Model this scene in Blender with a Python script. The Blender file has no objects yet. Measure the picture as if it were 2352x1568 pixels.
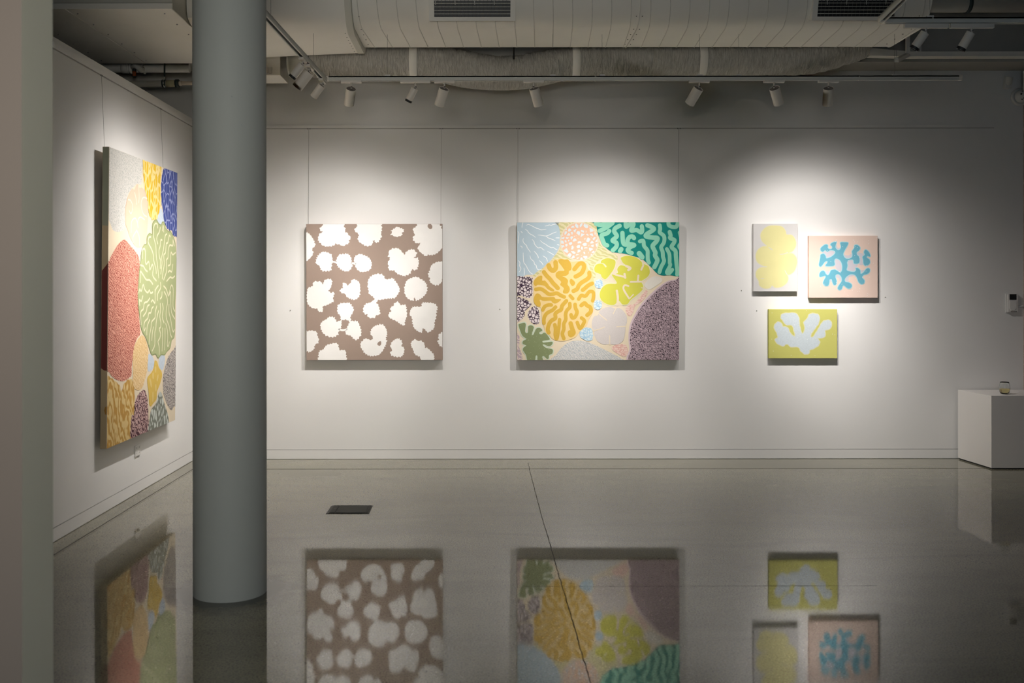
import bpy, bmesh, math, random
from mathutils import Vector, Matrix
from mathutils.geometry import tessellate_polygon, delaunay_2d_cdt
random.seed(7)
S = bpy.context.scene
COL = S.collection
PI = math.pi
R = math.radians
# ------------------------------------------------------------------ camera
F = 2352 * 35.0 / 36.0          # focal length in pixels
CX, CY, EYE = 1109.0, 667.0, 1.5  # vanishing point of the room's depth, eye height
ROLL = R(0.06)
cam_d = bpy.data.cameras.new('camera')
cam = bpy.data.objects.new('camera', cam_d)
COL.objects.link(cam)
cam.location = (0, 0, EYE)
cam.rotation_euler = (R(90), ROLL, 0)
cam_d.sensor_width = 36
cam_d.lens = 35
cam_d.shift_x = (1176 - CX) / 2352
cam_d.shift_y = -(784 - CY) / 2352
cam_d.clip_start = 0.05
cam_d.dof.use_dof = True
cam_d.dof.focus_distance = 8.6
cam_d.dof.aperture_fstop = 3.2
S.camera = cam
# ------------------------------------------------------------------ daylight, exposure
W = bpy.data.worlds.new('overcast_sky')
S.world = W
W.use_nodes = True
bg = W.node_tree.nodes['Background']
bg.inputs[0].default_value = (0.66, 0.84, 1.0, 1)
bg.inputs[1].default_value = 1.3
S.view_settings.view_transform = 'Standard'
S.view_settings.look = 'None'
S.view_settings.gamma = 1
S.view_settings.use_curve_mapping = False
S.view_settings.exposure = 0.16
SPOT_W = 184.0                  # watts of one gallery spot
# added warm fill behind the camera, standing in for the room's other lights
hl = bpy.data.lights.new('warm_fill', 'AREA')
hl.shape = 'RECTANGLE'
hl.size, hl.size_y = 1.6, 0.8
hl.energy = 18
hl.spread = R(84)
hl.color = (1.0, 0.93, 0.80)
ho = bpy.data.objects.new('warm_fill', hl)
ho.location = (-0.4, -0.4, 2.1)
ho.rotation_euler = (R(88), 0, R(13))
COL.objects.link(ho)
SPOT_COL = (1.0, 0.955, 0.915)

# room numbers: X right, Y into the picture, Z up
YW = 8.864                      # back wall
XL = -2.566                     # left partition face
XR = 4.83                       # right wall
ZC = 4.0                        # ceiling
YT = 7.56                       # back lighting track
ZT = 3.10                       # underside of the tracks


def ray(px, py):
    dx, du = px - CX, -(py - CY)
    return Vector(((dx * math.cos(ROLL) + du * math.sin(ROLL)) / F, 1.0,
                   (-dx * math.sin(ROLL) + du * math.cos(ROLL)) / F))


def at(px, py, Y):
    """the point that the photograph shows at (px, py) if it stands Y metres away"""
    return Vector((0, 0, EYE)) + ray(px, py) * Y


def on_floor(px, py):
    d = ray(px, py)
    t = -EYE / d.z
    return Vector((0, 0, EYE)) + d * t


# ------------------------------------------------------------------ materials
def srgb(r, g, b):
    def f(c):
        c /= 255.0
        return c / 12.92 if c <= 0.04045 else ((c + 0.055) / 1.055) ** 2.4
    return (f(r), f(g), f(b), 1)


class NT:
    def __init__(s, name):
        s.m = bpy.data.materials.new(name)
        s.m.use_nodes = True
        s.t = s.m.node_tree
        s.b = s.t.nodes['Principled BSDF']
        s.co = None

    def n(s, typ, **kw):
        nd = s.t.nodes.new(typ)
        for k, v in kw.items():
            setattr(nd, k, v)
        return nd

    def l(s, a, b):
        s.t.links.new(a, b)

    def obj(s):
        if not s.co:
            s.co = s.n('ShaderNodeTexCoord').outputs['Object']
        return s.co

    def world(s):
        return s.n('ShaderNodeNewGeometry').outputs['Position']

    def mapped(s, scale=(1, 1, 1), src=None, rot=(0, 0, 0)):
        mp = s.n('ShaderNodeMapping')
        mp.inputs['Scale'].default_value = scale
        mp.inputs['Rotation'].default_value = rot
        s.l(src or s.obj(), mp.inputs[0])
        return mp.outputs[0]

    def noise(s, scale, detail=2, src=None, rough=0.5, dist=0.0):
        nd = s.n('ShaderNodeTexNoise')
        nd.inputs['Scale'].default_value = scale
        nd.inputs['Detail'].default_value = detail
        nd.inputs['Roughness'].default_value = rough
        nd.inputs['Distortion'].default_value = dist
        s.l(src or s.obj(), nd.inputs['Vector'])
        return nd.outputs['Fac']

    def ramp(s, fac, stops, interp='LINEAR'):
        nd = s.n('ShaderNodeValToRGB')
        cr = nd.color_ramp
        cr.interpolation = interp
        while len(cr.elements) < len(stops):
            cr.elements.new(0.5)
        for e, (p, c) in zip(cr.elements, stops):
            e.position = p
            e.color = c if len(c) == 4 else (*c, 1)
        s.l(fac, nd.inputs[0])
        return nd.outputs[0]

    def mix(s, fac, a, b, mode='MIX'):
        nd = s.n('ShaderNodeMix', data_type='RGBA', blend_type=mode)
        for sock, v in ((nd.inputs[0], fac), (nd.inputs[6], a), (nd.inputs[7], b)):
            if hasattr(v, 'links'):
                s.l(v, sock)
            else:
                sock.default_value = v
        return nd.outputs[2]

    def bump(s, h, strength=0.2, dist=0.002):
        nd = s.n('ShaderNodeBump')
        nd.inputs['Strength'].default_value = strength
        nd.inputs['Distance'].default_value = dist
        s.l(h, nd.inputs['Height'])
        s.l(nd.outputs[0], s.b.inputs['Normal'])


def g(v):
    return (v, v, v, 1)


def paint(name, col, rough=0.6, spec=0.3, vary=0.04, scale=3.0, bump=0.0, metal=0.0, bscale=400):
    t = NT(name)
    f = t.noise(scale, 4)
    lo = tuple(c * (1 - vary) for c in col[:3]) + (1,)
    hi = tuple(min(1, c * (1 + vary)) for c in col[:3]) + (1,)
    t.l(t.ramp(f, [(0.3, lo), (0.7, hi)]), t.b.inputs['Base Color'])
    t.b.inputs['Roughness'].default_value = rough
    t.b.inputs['Specular IOR Level'].default_value = spec
    t.b.inputs['Metallic'].default_value = metal
    if bump:
        t.bump(t.noise(bscale, 2), bump, 0.001)
    return t.m


def pat_cells(name, cell, line, scale, width, stretch=(1, 1, 1), soft=0.02, cell2=None):
    """voronoi cells with painted lines between them"""
    t = NT(name)
    v = t.n('ShaderNodeTexVoronoi', feature='DISTANCE_TO_EDGE')
    v.inputs['Scale'].default_value = scale
    nz = t.n('ShaderNodeTexNoise')
    nz.inputs['Scale'].default_value = scale * 0.8
    mp = t.mapped(stretch)
    t.l(mp, nz.inputs['Vector'])
    va = t.n('ShaderNodeVectorMath', operation='MULTIPLY_ADD')
    t.l(nz.outputs['Color'], va.inputs[0])
    va.inputs[1].default_value = (0.5 / scale,) * 3
    t.l(mp, va.inputs[2])
    t.l(va.outputs[0], v.inputs['Vector'])
    stops = [(width, line), (width + soft, cell)]
    if cell2:
        stops.append((min(0.95, width + soft + 0.2), cell2))
    t.l(t.ramp(v.outputs['Distance'], stops), t.b.inputs['Base Color'])
    t.b.inputs['Roughness'].default_value = 0.65
    t.b.inputs['Specular IOR Level'].default_value = 0.25
    return t.m


def pat_worm(name, a, b, scale, dist=9.0, lo=0.4, hi=0.6, stretch=(1, 1, 1), detail=1.5):
    """meandering fine painted lines"""
    t = NT(name)
    w = t.n('ShaderNodeTexWave', wave_type='BANDS', bands_direction='DIAGONAL')
    w.inputs['Scale'].default_value = scale
    w.inputs['Distortion'].default_value = dist
    w.inputs['Detail'].default_value = detail
    w.inputs['Detail Scale'].default_value = 1.6
    t.l(t.mapped(stretch), w.inputs['Vector'])
    t.l(t.ramp(w.outputs['Fac'], [(lo, a), (hi, b)]), t.b.inputs['Base Color'])
    t.b.inputs['Roughness'].default_value = 0.65
    t.b.inputs['Specular IOR Level'].default_value = 0.25
    t.bump(w.outputs['Fac'], 0.4, 0.002)
    return t.m


def pat_dots(name, base, dot, scale, r=0.25, vary=0.03):
    t = NT(name)
    v = t.n('ShaderNodeTexVoronoi', feature='F1')
    v.inputs['Scale'].default_value = scale
    t.l(t.obj(), v.inputs['Vector'])
    t.l(t.ramp(v.outputs['Distance'], [(r, dot), (r + 0.06, base)]), t.b.inputs['Base Color'])
    t.b.inputs['Roughness'].default_value = 0.65
    t.b.inputs['Specular IOR Level'].default_value = 0.25
    return t.m


M = {}
M['wall'] = paint('wall_paint', (0.79, 0.775, 0.755), 0.75, 0.2, 0.02, 1.2, 0.06)
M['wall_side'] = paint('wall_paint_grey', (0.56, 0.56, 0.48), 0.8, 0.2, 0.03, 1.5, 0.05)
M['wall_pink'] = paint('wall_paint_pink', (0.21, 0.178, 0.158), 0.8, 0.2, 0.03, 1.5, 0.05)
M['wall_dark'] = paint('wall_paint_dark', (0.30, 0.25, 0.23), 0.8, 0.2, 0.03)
M['beam'] = paint('painted_concrete', (0.40, 0.39, 0.36), 0.85, 0.2, 0.06, 2.5, 0.15, 0, 60)
M['ceiling'] = paint('ceiling_concrete', (0.28, 0.27, 0.25), 0.9, 0.1, 0.08, 2, 0.2, 0, 40)
M['trim'] = paint('trim_paint', (0.74, 0.73, 0.71), 0.5, 0.35, 0.02)
M['column'] = paint('column_paint', (0.325, 0.345, 0.335), 0.6, 0.3, 0.03, 1.8, 0.08, 0, 25)
M['duct'] = paint('painted_sheet_metal', (0.86, 0.83, 0.765), 0.55, 0.35, 0.03, 2.2, 0.02)
M['duct_edge'] = paint('painted_flange', (0.58, 0.57, 0.51), 0.55, 0.35, 0.03)
M['seam'] = paint('duct_seam', (0.66, 0.635, 0.58), 0.55, 0.3, 0.03)
M['track'] = paint('track_aluminium', (0.60, 0.60, 0.56), 0.45, 0.4, 0.02)
M['slot'] = paint('track_slot', (0.02, 0.02, 0.02), 0.6, 0.3, 0.1)
M['lamp_white'] = paint('lamp_enamel', (0.70, 0.66, 0.60), 0.45, 0.4, 0.02)
M['lamp_top'] = paint('lamp_cap', (0.16, 0.14, 0.13), 0.5, 0.4, 0.04)
M['black'] = paint('black_plastic', (0.012, 0.012, 0.013), 0.45, 0.4, 0.1)
M['pipe'] = paint('white_pvc', (0.80, 0.78, 0.74), 0.45, 0.4, 0.04)
M['pipe_grey'] = paint('grey_pipe', (0.42, 0.41, 0.37), 0.6, 0.3, 0.08)
M['pipe_cream'] = paint('cream_pipe', (0.74, 0.63, 0.51), 0.5, 0.3, 0.04)
M['coupler'] = paint('khaki_coupler', (0.42, 0.38, 0.24), 0.55, 0.3, 0.06)
M['rubber'] = paint('dark_clamp', (0.03, 0.045, 0.045), 0.5, 0.4, 0.1)
M['orange'] = paint('orange_cap', (0.42, 0.10, 0.03), 0.45, 0.4, 0.06)
M['steel'] = paint('steel_wire', (0.22, 0.21, 0.20), 0.4, 0.5, 0.05, 3, 0, 0.6)
M['chrome'] = paint('bright_steel', (0.7, 0.7, 0.7), 0.2, 0.5, 0.02, 3, 0, 1.0)
M['plastic'] = paint('white_plastic', (0.70, 0.68, 0.65), 0.4, 0.4, 0.02)
M['screen'] = paint('dark_screen', (0.004, 0.008, 0.011), 0.15, 0.5, 0.2)
M['plinth'] = paint('plinth_paint', (0.76, 0.73, 0.70), 0.5, 0.35, 0.02, 1.5, 0.05)
M['floorbox'] = paint('floor_box_lid', (0.030, 0.033, 0.030), 0.6, 0.2, 0.08, 20)
M['floorbox_dark'] = paint('floor_box_dark', (0.008, 0.009, 0.009), 0.5, 0.3, 0.1)
M['joint'] = paint('floor_joint', (0.07, 0.065, 0.055), 0.8, 0.2, 0.25, 9)
M['crack'] = paint('floor_crack', (0.05, 0.046, 0.04), 0.9, 0.1, 0.3, 9)
M['shadow_line'] = paint('painted_shadow_line', (0.38, 0.37, 0.355), 0.9, 0.1, 0.05)  # grey that stands for shade along skirting and rails
M['vent_dark'] = paint('vent_blade_dark', (0.10, 0.10, 0.095), 0.6, 0.3, 0.05)
M['copper'] = paint('corner_strip', (0.45, 0.33, 0.29), 0.5, 0.4, 0.04)
M['lens_off'] = paint('unlit_lens', (0.05, 0.05, 0.05), 0.2, 0.5, 0.05)
M['lens'] = NT('lamp_lens').m
M['lens'].node_tree.nodes['Principled BSDF'].inputs['Emission Color'].default_value = (1, 0.9, 0.8, 1)
M['lens'].node_tree.nodes['Principled BSDF'].inputs['Emission Strength'].default_value = 6.0


def flex_mat():
    t = NT('flex_duct_foil')
    nz = t.noise(16, 5, t.mapped((5, 1, 1)), 0.6, 0.6)
    t.l(t.ramp(nz, [(0.3, (0.40, 0.38, 0.34, 1)), (0.65, (0.62, 0.60, 0.55, 1))]), t.b.inputs['Base Color'])
    t.b.inputs['Roughness'].default_value = 0.5
    t.b.inputs['Specular IOR Level'].default_value = 0.4
    t.bump(nz, 0.9, 0.02)
    return t.m


M['flex'] = flex_mat()


def floor_mat():
    t = NT('polished_concrete')
    P = t.world()
    big = t.noise(0.55, 5, P, 0.55, 0.4)
    streak = t.noise(1.6, 6, t.mapped((0.6, 2.4, 1), P), 0.62, 0.8)
    fine = t.noise(120, 2, P, 0.6)
    base = t.ramp(big, [(0.30, (0.196, 0.183, 0.132, 1)), (0.72, (0.278, 0.262, 0.194, 1))])
    sk = t.ramp(streak, [(0.32, g(0.84)), (0.55, g(1.0))])
    c = t.mix(1.0, base, sk, 'MULTIPLY')
    fn = t.ramp(fine, [(0.30, g(0.50)), (0.55, g(1.15))])
    c = t.mix(1.0, c, fn, 'MULTIPLY')
    # aggregate showing through the polish
    v = t.n('ShaderNodeTexVoronoi', feature='F1')
    v.inputs['Scale'].default_value = 85
    t.l(P, v.inputs['Vector'])
    gate = t.noise(9, 3, P)
    spot = t.ramp(v.outputs['Distance'], [(0.20, g(1)), (0.36, g(0))])
    sel = t.ramp(v.outputs['Color'], [(0.50, g(0)), (0.54, g(1))])
    k = t.mix(1.0, spot, sel, 'MULTIPLY')
    c = t.mix(k, c, (0.05, 0.046, 0.04, 1))
    pit = t.n('ShaderNodeTexVoronoi', feature='F1')
    pit.inputs['Scale'].default_value = 1.9
    t.l(t.mapped((1, 1.6, 1), P), pit.inputs['Vector'])
    c = t.mix(t.ramp(pit.outputs['Distance'], [(0.012, g(1)), (0.020, g(0))]), c, (0.015, 0.014, 0.012, 1))
    # long scuff marks
    sc = t.noise(3.0, 3, t.mapped((1.2, 22, 1), P, (0, 0, R(8))), 0.7, 1.4)
    scm = t.ramp(sc, [(0.70, g(0)), (0.76, g(0.45))])
    c = t.mix(scm, c, (0.05, 0.047, 0.042, 1))
    # dirt trodden round the column foot
    d = t.n('ShaderNodeVectorMath', operation='DISTANCE')
    t.l(P, d.inputs[0])
    d.inputs[1].default_value = (COLX, COLY, 0)
    dn = t.noise(7, 5, P, 0.65, 1.2)
    ad = t.n('ShaderNodeMath', operation='MULTIPLY_ADD')
    t.l(dn, ad.inputs[0])
    ad.inputs[1].default_value = -0.26
    t.l(d.outputs['Value'], ad.inputs[2])
    dm = t.ramp(ad.outputs[0], [(0.08, g(0.9)), (0.24, g(0.0))])
    c = t.mix(dm, c, (0.03, 0.029, 0.026, 1))
    t.l(c, t.b.inputs['Base Color'])
    rg = t.ramp(streak, [(0.3, g(0.05)), (0.7, g(0.028))])
    t.l(rg, t.b.inputs['Roughness'])
    t.b.inputs['IOR'].default_value = 1.5
    t.b.inputs['Specular IOR Level'].default_value = 0.5
    wave = t.noise(1.1, 2, P)
    t.bump(wave, 0.03, 0.01)
    return t.m


COLX, COLY, COLR = -1.2615, 4.964, 0.179
M['floor'] = floor_mat()


# ------------------------------------------------------------------ mesh helpers
def link(name, bm, mat, parent=None, smooth=False, mats=None):
    me = bpy.data.meshes.new(name)
    bm.normal_update()
    bm.to_mesh(me)
    bm.free()
    for mm in (mats or [mat]):
        me.materials.append(mm)
    if smooth:
        for p in me.polygons:
            p.use_smooth = True
    o = bpy.data.objects.new(name, me)
    COL.objects.link(o)
    if parent:
        o.parent = parent
    return o


def share(o, parent, name=None, matrix=None):
    c = o.copy()
    COL.objects.link(c)
    c.parent = parent
    if matrix:
        c.matrix_local = matrix
    return c


def empty(name, loc, label, cat, group=None, rz=0.0):
    o = bpy.data.objects.new(name, None)
    o.empty_display_size = 0.1
    COL.objects.link(o)
    o.location = loc
    o.rotation_euler = (0, 0, rz)
    return tag(o, label, cat, group)


def tag(o, label, cat, group=None):
    o['label'] = label
    o['category'] = cat
    if group:
        o['group'] = group
    return o


def struct(o):
    o['kind'] = 'structure'
    return o


def box(bm, lo, hi, bev=0.0, mat=0):
    x0, y0, z0 = lo
    x1, y1, z1 = hi
    vs = [bm.verts.new(p) for p in ((x0, y0, z0), (x1, y0, z0), (x1, y1, z0), (x0, y1, z0),
                                    (x0, y0, z1), (x1, y0, z1), (x1, y1, z1), (x0, y1, z1))]
    fs = [bm.faces.new([vs[i] for i in q]) for q in ((0, 3, 2, 1), (4, 5, 6, 7), (0, 1, 5, 4),
                                                     (1, 2, 6, 5), (2, 3, 7, 6), (3, 0, 4, 7))]
    for f in fs:
        f.material_index = mat
    if bev:
        es = {e for f in fs for e in f.edges}
        bmesh.ops.bevel(bm, geom=list(es), offset=bev, segments=2, profile=0.7, affect='EDGES')
    return fs


def mbox(name, lo, hi, mat, parent=None, bev=0.0):
    bm = bmesh.new()
    box(bm, lo, hi, bev)
    return link(name, bm, mat, parent)


def frame_of(d):
    d = d.normalized()
    a = Vector((0, 0, 1)) if abs(d.z) < 0.9 else Vector((1, 0, 0))
    u = d.cross(a).normalized()
    return u, d.cross(u).normalized()


def tube(bm, pts, r, n=12, caps=True, mat=0):
    """round tube through pts; r a number or one radius per point"""
    pts = [Vector(p) for p in pts]
    rs = r if isinstance(r, (list, tuple)) else [r] * len(pts)
    rings = []
    u = None
    for i, p in enumerate(pts):
        d = (pts[min(i + 1, len(pts) - 1)] - pts[max(i - 1, 0)]).normalized()
        if u is None:
            u, v = frame_of(d)
        else:
            u = (u - d * u.dot(d)).normalized()
            v = d.cross(u)
        rings.append([bm.verts.new(p + (u * math.cos(2 * PI * k / n) + v * math.sin(2 * PI * k / n)) * rs[i]) for k in range(n)])
    for a, b in zip(rings, rings[1:]):
        for k in range(n):
            f = bm.faces.new((a[k], a[(k + 1) % n], b[(k + 1) % n], b[k]))
            f.material_index = mat
    if caps:
        bm.faces.new(rings[0][::-1]).material_index = mat
        bm.faces.new(rings[-1]).material_index = mat
    bmesh.ops.recalc_face_normals(bm, faces=bm.faces[:])


def mtube(name, pts, r, mat, parent=None, n=12, smooth=True):
    bm = bmesh.new()
    tube(bm, pts, r, n)
    o = link(name, bm, mat, parent)
    if smooth:
        for p in o.data.polygons:
            if len(p.vertices) == 4:
                p.use_smooth = True
    return o


def lathe(bm, prof, n=32, mat=0):
    rings = []
    for r, z in prof:
        if r < 1e-6:
            rings.append([bm.verts.new((0, 0, z))])
        else:
            rings.append([bm.verts.new((r * math.cos(2 * PI * k / n), r * math.sin(2 * PI * k / n), z)) for k in range(n)])
    for a, b in zip(rings, rings[1:]):
        for k in range(n):
            k2 = (k + 1) % n
            if len(a) == 1 and len(b) == 1:
                continue
            if len(a) == 1:
                f = bm.faces.new((a[0], b[k], b[k2]))
            elif len(b) == 1:
                f = bm.faces.new((a[k], a[k2], b[0]))
            else:
                f = bm.faces.new((a[k], a[k2], b[k2], b[k]))
            f.material_index = mat
    bmesh.ops.recalc_face_normals(bm, faces=bm.faces[:])


def mlathe(name, prof, mat, parent=None, n=32, smooth=True):
    bm = bmesh.new()
    lathe(bm, prof, n)
    return link(name, bm, mat, parent, smooth)


def loft(bm, rings, close=True, caps=False):
    vr = [[bm.verts.new(p) for p in r] for r in rings]
    n = len(vr[0])
    for a, b in zip(vr, vr[1:]):
        for k in range(n if close else n - 1):
            bm.faces.new((a[k], a[(k + 1) % n], b[(k + 1) % n], b[k]))
    if caps:
        bm.faces.new(vr[0][::-1])
        bm.faces.new(vr[-1])
    bmesh.ops.recalc_face_normals(bm, faces=bm.faces[:])


def smooth_by_angle(o, deg=35):
    me = o.data
    for p in me.polygons:
        p.use_smooth = True
    bm = bmesh.new()
    bm.from_mesh(me)
    for e in bm.edges:
        if len(e.link_faces) == 2 and e.calc_face_angle(0) > R(deg):
            e.smooth = False
    bm.to_mesh(me)
    bm.free()


# ------------------------------------------------------------------ room shell
def wallbox(name, lo, hi, mat):
    return struct(mbox(name, lo, hi, mat))


XFL, YB = -6.0, -1.0
floor = wallbox('floor', (XFL - 0.2, YB - 0.2, -0.2), (XR + 0.2, YW + 0.2, 0), M['floor'])
wallbox('ceiling', (XFL - 0.2, YB - 0.2, ZC), (XR + 0.2, YW + 0.2, ZC + 0.2), M['ceiling'])
wallbox('wall_back', (XFL - 0.2, YW, 0), (XR + 0.2, YW + 0.2, ZC), M['wall'])
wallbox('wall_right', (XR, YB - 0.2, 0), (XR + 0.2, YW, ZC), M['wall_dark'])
wallbox('wall_far_left', (XFL - 0.2, YB - 0.2, 0), (XFL, YW, ZC), M['wall'])
wallbox('wall_left', (XL - 0.14, 2.985, 0), (XL, YW, 3.02), M['wall'])
# end of the wall beside the camera: pink face towards the camera, grey return face
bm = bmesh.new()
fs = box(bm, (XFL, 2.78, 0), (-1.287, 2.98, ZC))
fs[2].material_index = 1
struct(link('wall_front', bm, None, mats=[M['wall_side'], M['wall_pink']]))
# rear wall behind the camera with its window
bm = bmesh.new()
WX0, WX1, WZ0, WZ1 = -1.2, 1.8, 0.2, 3.2
for lo, hi in (((XFL, YB - 0.2, 0), (WX0, YB, ZC)), ((WX1, YB - 0.2, 0), (XR, YB, ZC)),
               ((WX0, YB - 0.2, 0), (WX1, YB, WZ0)), ((WX0, YB - 0.2, WZ1), (WX1, YB, ZC))):
    box(bm, lo, hi)
struct(link('wall_rear', bm, M['wall']))
bm = bmesh.new()
for x in (WX0, -0.2, 0.8, WX1 - 0.06):
    box(bm, (x, YB - 0.14, WZ0), (x + 0.06, YB - 0.06, WZ1))
for z in (WZ0, WZ1 - 0.06):
    box(bm, (WX0, YB - 0.14, z), (WX1, YB - 0.06, z + 0.06))
struct(link('window_1', bm, M['trim']))
pl = bpy.data.lights.new('window_portal', 'AREA')
pl.shape = 'RECTANGLE'
pl.size, pl.size_y = WX1 - WX0, WZ1 - WZ0
pl.cycles.is_portal = True
po = bpy.data.objects.new('window_portal', pl)
po.location = ((WX0 + WX1) / 2, YB - 0.16, (WZ0 + WZ1) / 2)
po.rotation_euler = (R(90), 0, 0)     # an area light shines along its -Z: here +Y, into the room
COL.objects.link(po)
# down-stand beam along the back wall
struct(mbox('trim_1', (XFL, 8.52, EYE + 1.952), (XR, YW, ZC), M['beam']))
# skirting; the shadow line on top is a strip painted grey
for nm, lo, hi in (('baseboard_back', (XL + 0.005, YW - 0.005, 0.004), (XR, YW, 0.083)),
                   ('baseboard_left', (XL, 2.99, 0.004), (XL + 0.005, YW, 0.083))):
    bb = struct(mbox(nm, lo, hi, M['wall'], None, 0.001))
    mbox('painted_shadow_line', (lo[0], lo[1], hi[2]), (hi[0], hi[1] - 0.0, hi[2] + 0.0055), M['shadow_line'], bb)
# picture rails, the shade under each painted as a thin grey strip
def rail(name, lo, hi, ax):
    bm = bmesh.new()
    x0, y0, z0 = lo
    x1, y1, z1 = hi
    box(bm, lo, hi, 0.0015)
    o = struct(link(name, bm, M['wall']))
    mbox('painted_shadow_line', (x0, y0 + (0.006 if ax == 0 else 0), z0 - 0.005), (x1 - (0.006 if ax else 0), y1, z0), M['shadow_line'], o)
    return o


rail('trim_2', (XL + 0.014, YW - 0.014, 2.944), (4.55, YW, 2.970), 0)
rail('trim_3', (XL, 5.93, 2.950), (XL + 0.014, YW, 2.985), 1)
# strip in the right-hand corner
struct(mbox('trim_4', (4.812, YW - 0.02, 0.0), (XR, YW, 3.16), M['copper']))
# joints and the crack in the slab: shallow dark fillings
def strip(name, pts, w, mat, jit=0.0):
    bm = bmesh.new()
    L, Rr = [], []
    pts = [Vector(p) for p in pts]
    for i, p in enumerate(pts):
        d = (pts[min(i + 1, len(pts) - 1)] - pts[max(i - 1, 0)])
        d.z = 0
        nrm = Vector((-d.y, d.x, 0)).normalized()
        ww = w * (1 + random.uniform(-jit, jit))
        off = nrm * random.uniform(-jit, jit) * w * 1.5
        L.append(bm.verts.new(p + off + nrm * ww / 2 + Vector((0, 0, 0.0006))))
        Rr.append(bm.verts.new(p + off - nrm * ww / 2 + Vector((0, 0, 0.0006))))
    for i in range(len(pts) - 1):
        bm.faces.new((L[i], Rr[i], Rr[i + 1], L[i + 1]))
    return link(name, bm, mat, floor)


def dense(pts, step):
    out = []
    for a, b in zip(pts, pts[1:]):
        n = max(1, int((b - a).length / step))
        out += [a.lerp(b, i / n) for i in range(n)]
    return out + [pts[-1]]


cr = [on_floor(*p) for p in ((1213, 1062), (1218, 1085), (1232, 1140), (1247, 1195), (1264, 1252), (1280, 1310), (1300, 1375), (1322, 1450), (1340, 1515), (1357, 1568))]
cr.append(cr[-1] + (cr[-1] - cr[-2]) * 4)
strip('floor_crack', dense(cr, 0.03), 0.0042, M['crack'], 0.35)
strip('floor_joint', [(XL + 0.13, 8.37, 0), (XR - 0.6, 8.37, 0)], 0.010, M['joint'])
strip('floor_joint', [(XL + 0.125, 3.2, 0), (XL + 0.125, 8.37, 0)], 0.007, M['joint'])
strip('floor_joint', dense([Vector((0.2, 5.045, 0)), Vector((2.0, 5.055, 0))], 0.05), 0.003, M['joint'], 0.4)

# ------------------------------------------------------------------ column
bm = bmesh.new()
lathe(bm, [(0.0, 0.0), (COLR, 0.0), (COLR, 0.006), (COLR, 2.0), (COLR, ZC), (0, ZC)], 96)
c = link('round_column', bm, M['column'])
c.location = (COLX, COLY, 0)
smooth_by_angle(c, 40)
tag(c, 'thick round column painted pale grey, standing on the concrete floor', 'column')

# ------------------------------------------------------------------ plinth and glass
p0, p1 = Vector((4.217, 8.84)), Vector((4.253, 8.327))
dirx = Vector((math.cos(R(-4.0)), 0)) * 1.0
pln = empty('display_plinth', (4.53, 8.58, 0), 'low white box plinth standing in the right corner against the back wall', 'plinth')
bm = bmesh.new()
q = [Vector((4.217, 8.838)), Vector((4.253, 8.327)), Vector((4.81, 8.327)), Vector((4.805, 8.838))]
for z0, z1, ins, mi in ((0.0, 0.012, 0.012, 1), (0.012, 0.615, 0.0, 0)):
    cc = sum((v for v in q), Vector((0, 0))) / 4
    ring = [v + (cc - v).normalized() * ins for v in q]
    lo = [bm.verts.new((v.x - 4.53, v.y - 8.58, z0)) for v in ring]
    hi = [bm.verts.new((v.x - 4.53, v.y - 8.58, z1)) for v in ring]
    for k in range(4):
        bm.faces.new((lo[k], lo[(k + 1) % 4], hi[(k + 1) % 4], hi[k])).material_index = mi
    bm.faces.new(hi).material_index = mi
    bm.faces.new(lo[::-1]).material_index = mi
bmesh.ops.recalc_face_normals(bm, faces=bm.faces[:])
sel = [f for f in bm.faces if f.material_index == 1]
bm2 = bm.copy()
bmesh.ops.delete(bm2, geom=[f for f in bm2.faces if f.material_index == 0], context='FACES')
bmesh.ops.delete(bm, geom=sel, context='FACES')
for f in bm2.faces:
    f.material_index = 0
link('body', bm, M['plinth'], pln)
link('recessed_base', bm2, M['black'], pln)

t = NT('clear_glass')
t.b.inputs['Base Color'].default_value = (0.96, 0.98, 0.98, 1)
t.b.inputs['Transmission Weight'].default_value = 1
t.b.inputs['Roughness'].default_value = 0.0
t.b.inputs['IOR'].default_value = 1.45
M['glass'] = t.m
t = NT('white_wine')
t.b.inputs['Base Color'].default_value = (0.86, 0.72, 0.33, 1)
t.b.inputs['Transmission Weight'].default_value = 1
t.b.inputs['Roughness'].default_value = 0.02
t.b.inputs['IOR'].default_value = 1.34
M['wine'] = t.m
gl = empty('wine_glass', (4.437, 8.468, 0.615), 'stemless glass half full of white wine standing on the white plinth', 'glass')
outer = [(0, 0), (0.026, 0.0), (0.031, 0.004), (0.038, 0.018), (0.0425, 0.036), (0.0435, 0.050), (0.041, 0.072), (0.0365, 0.092), (0.0335, 0.104)]
inner = [(0.0325, 0.104), (0.0355, 0.091), (0.0398, 0.072), (0.0422, 0.050), (0.0412, 0.037), (0.0365, 0.020), (0.028, 0.0085), (0, 0.0075)]
mlathe('bowl', outer + inner, M['glass'], gl, 40)
mlathe('white_wine', [(0, 0.0078), (0.0278, 0.0088), (0.0362, 0.0203), (0.0409, 0.037), (0.0418, 0.047), (0, 0.047)], M['wine'], gl, 40)

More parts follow.
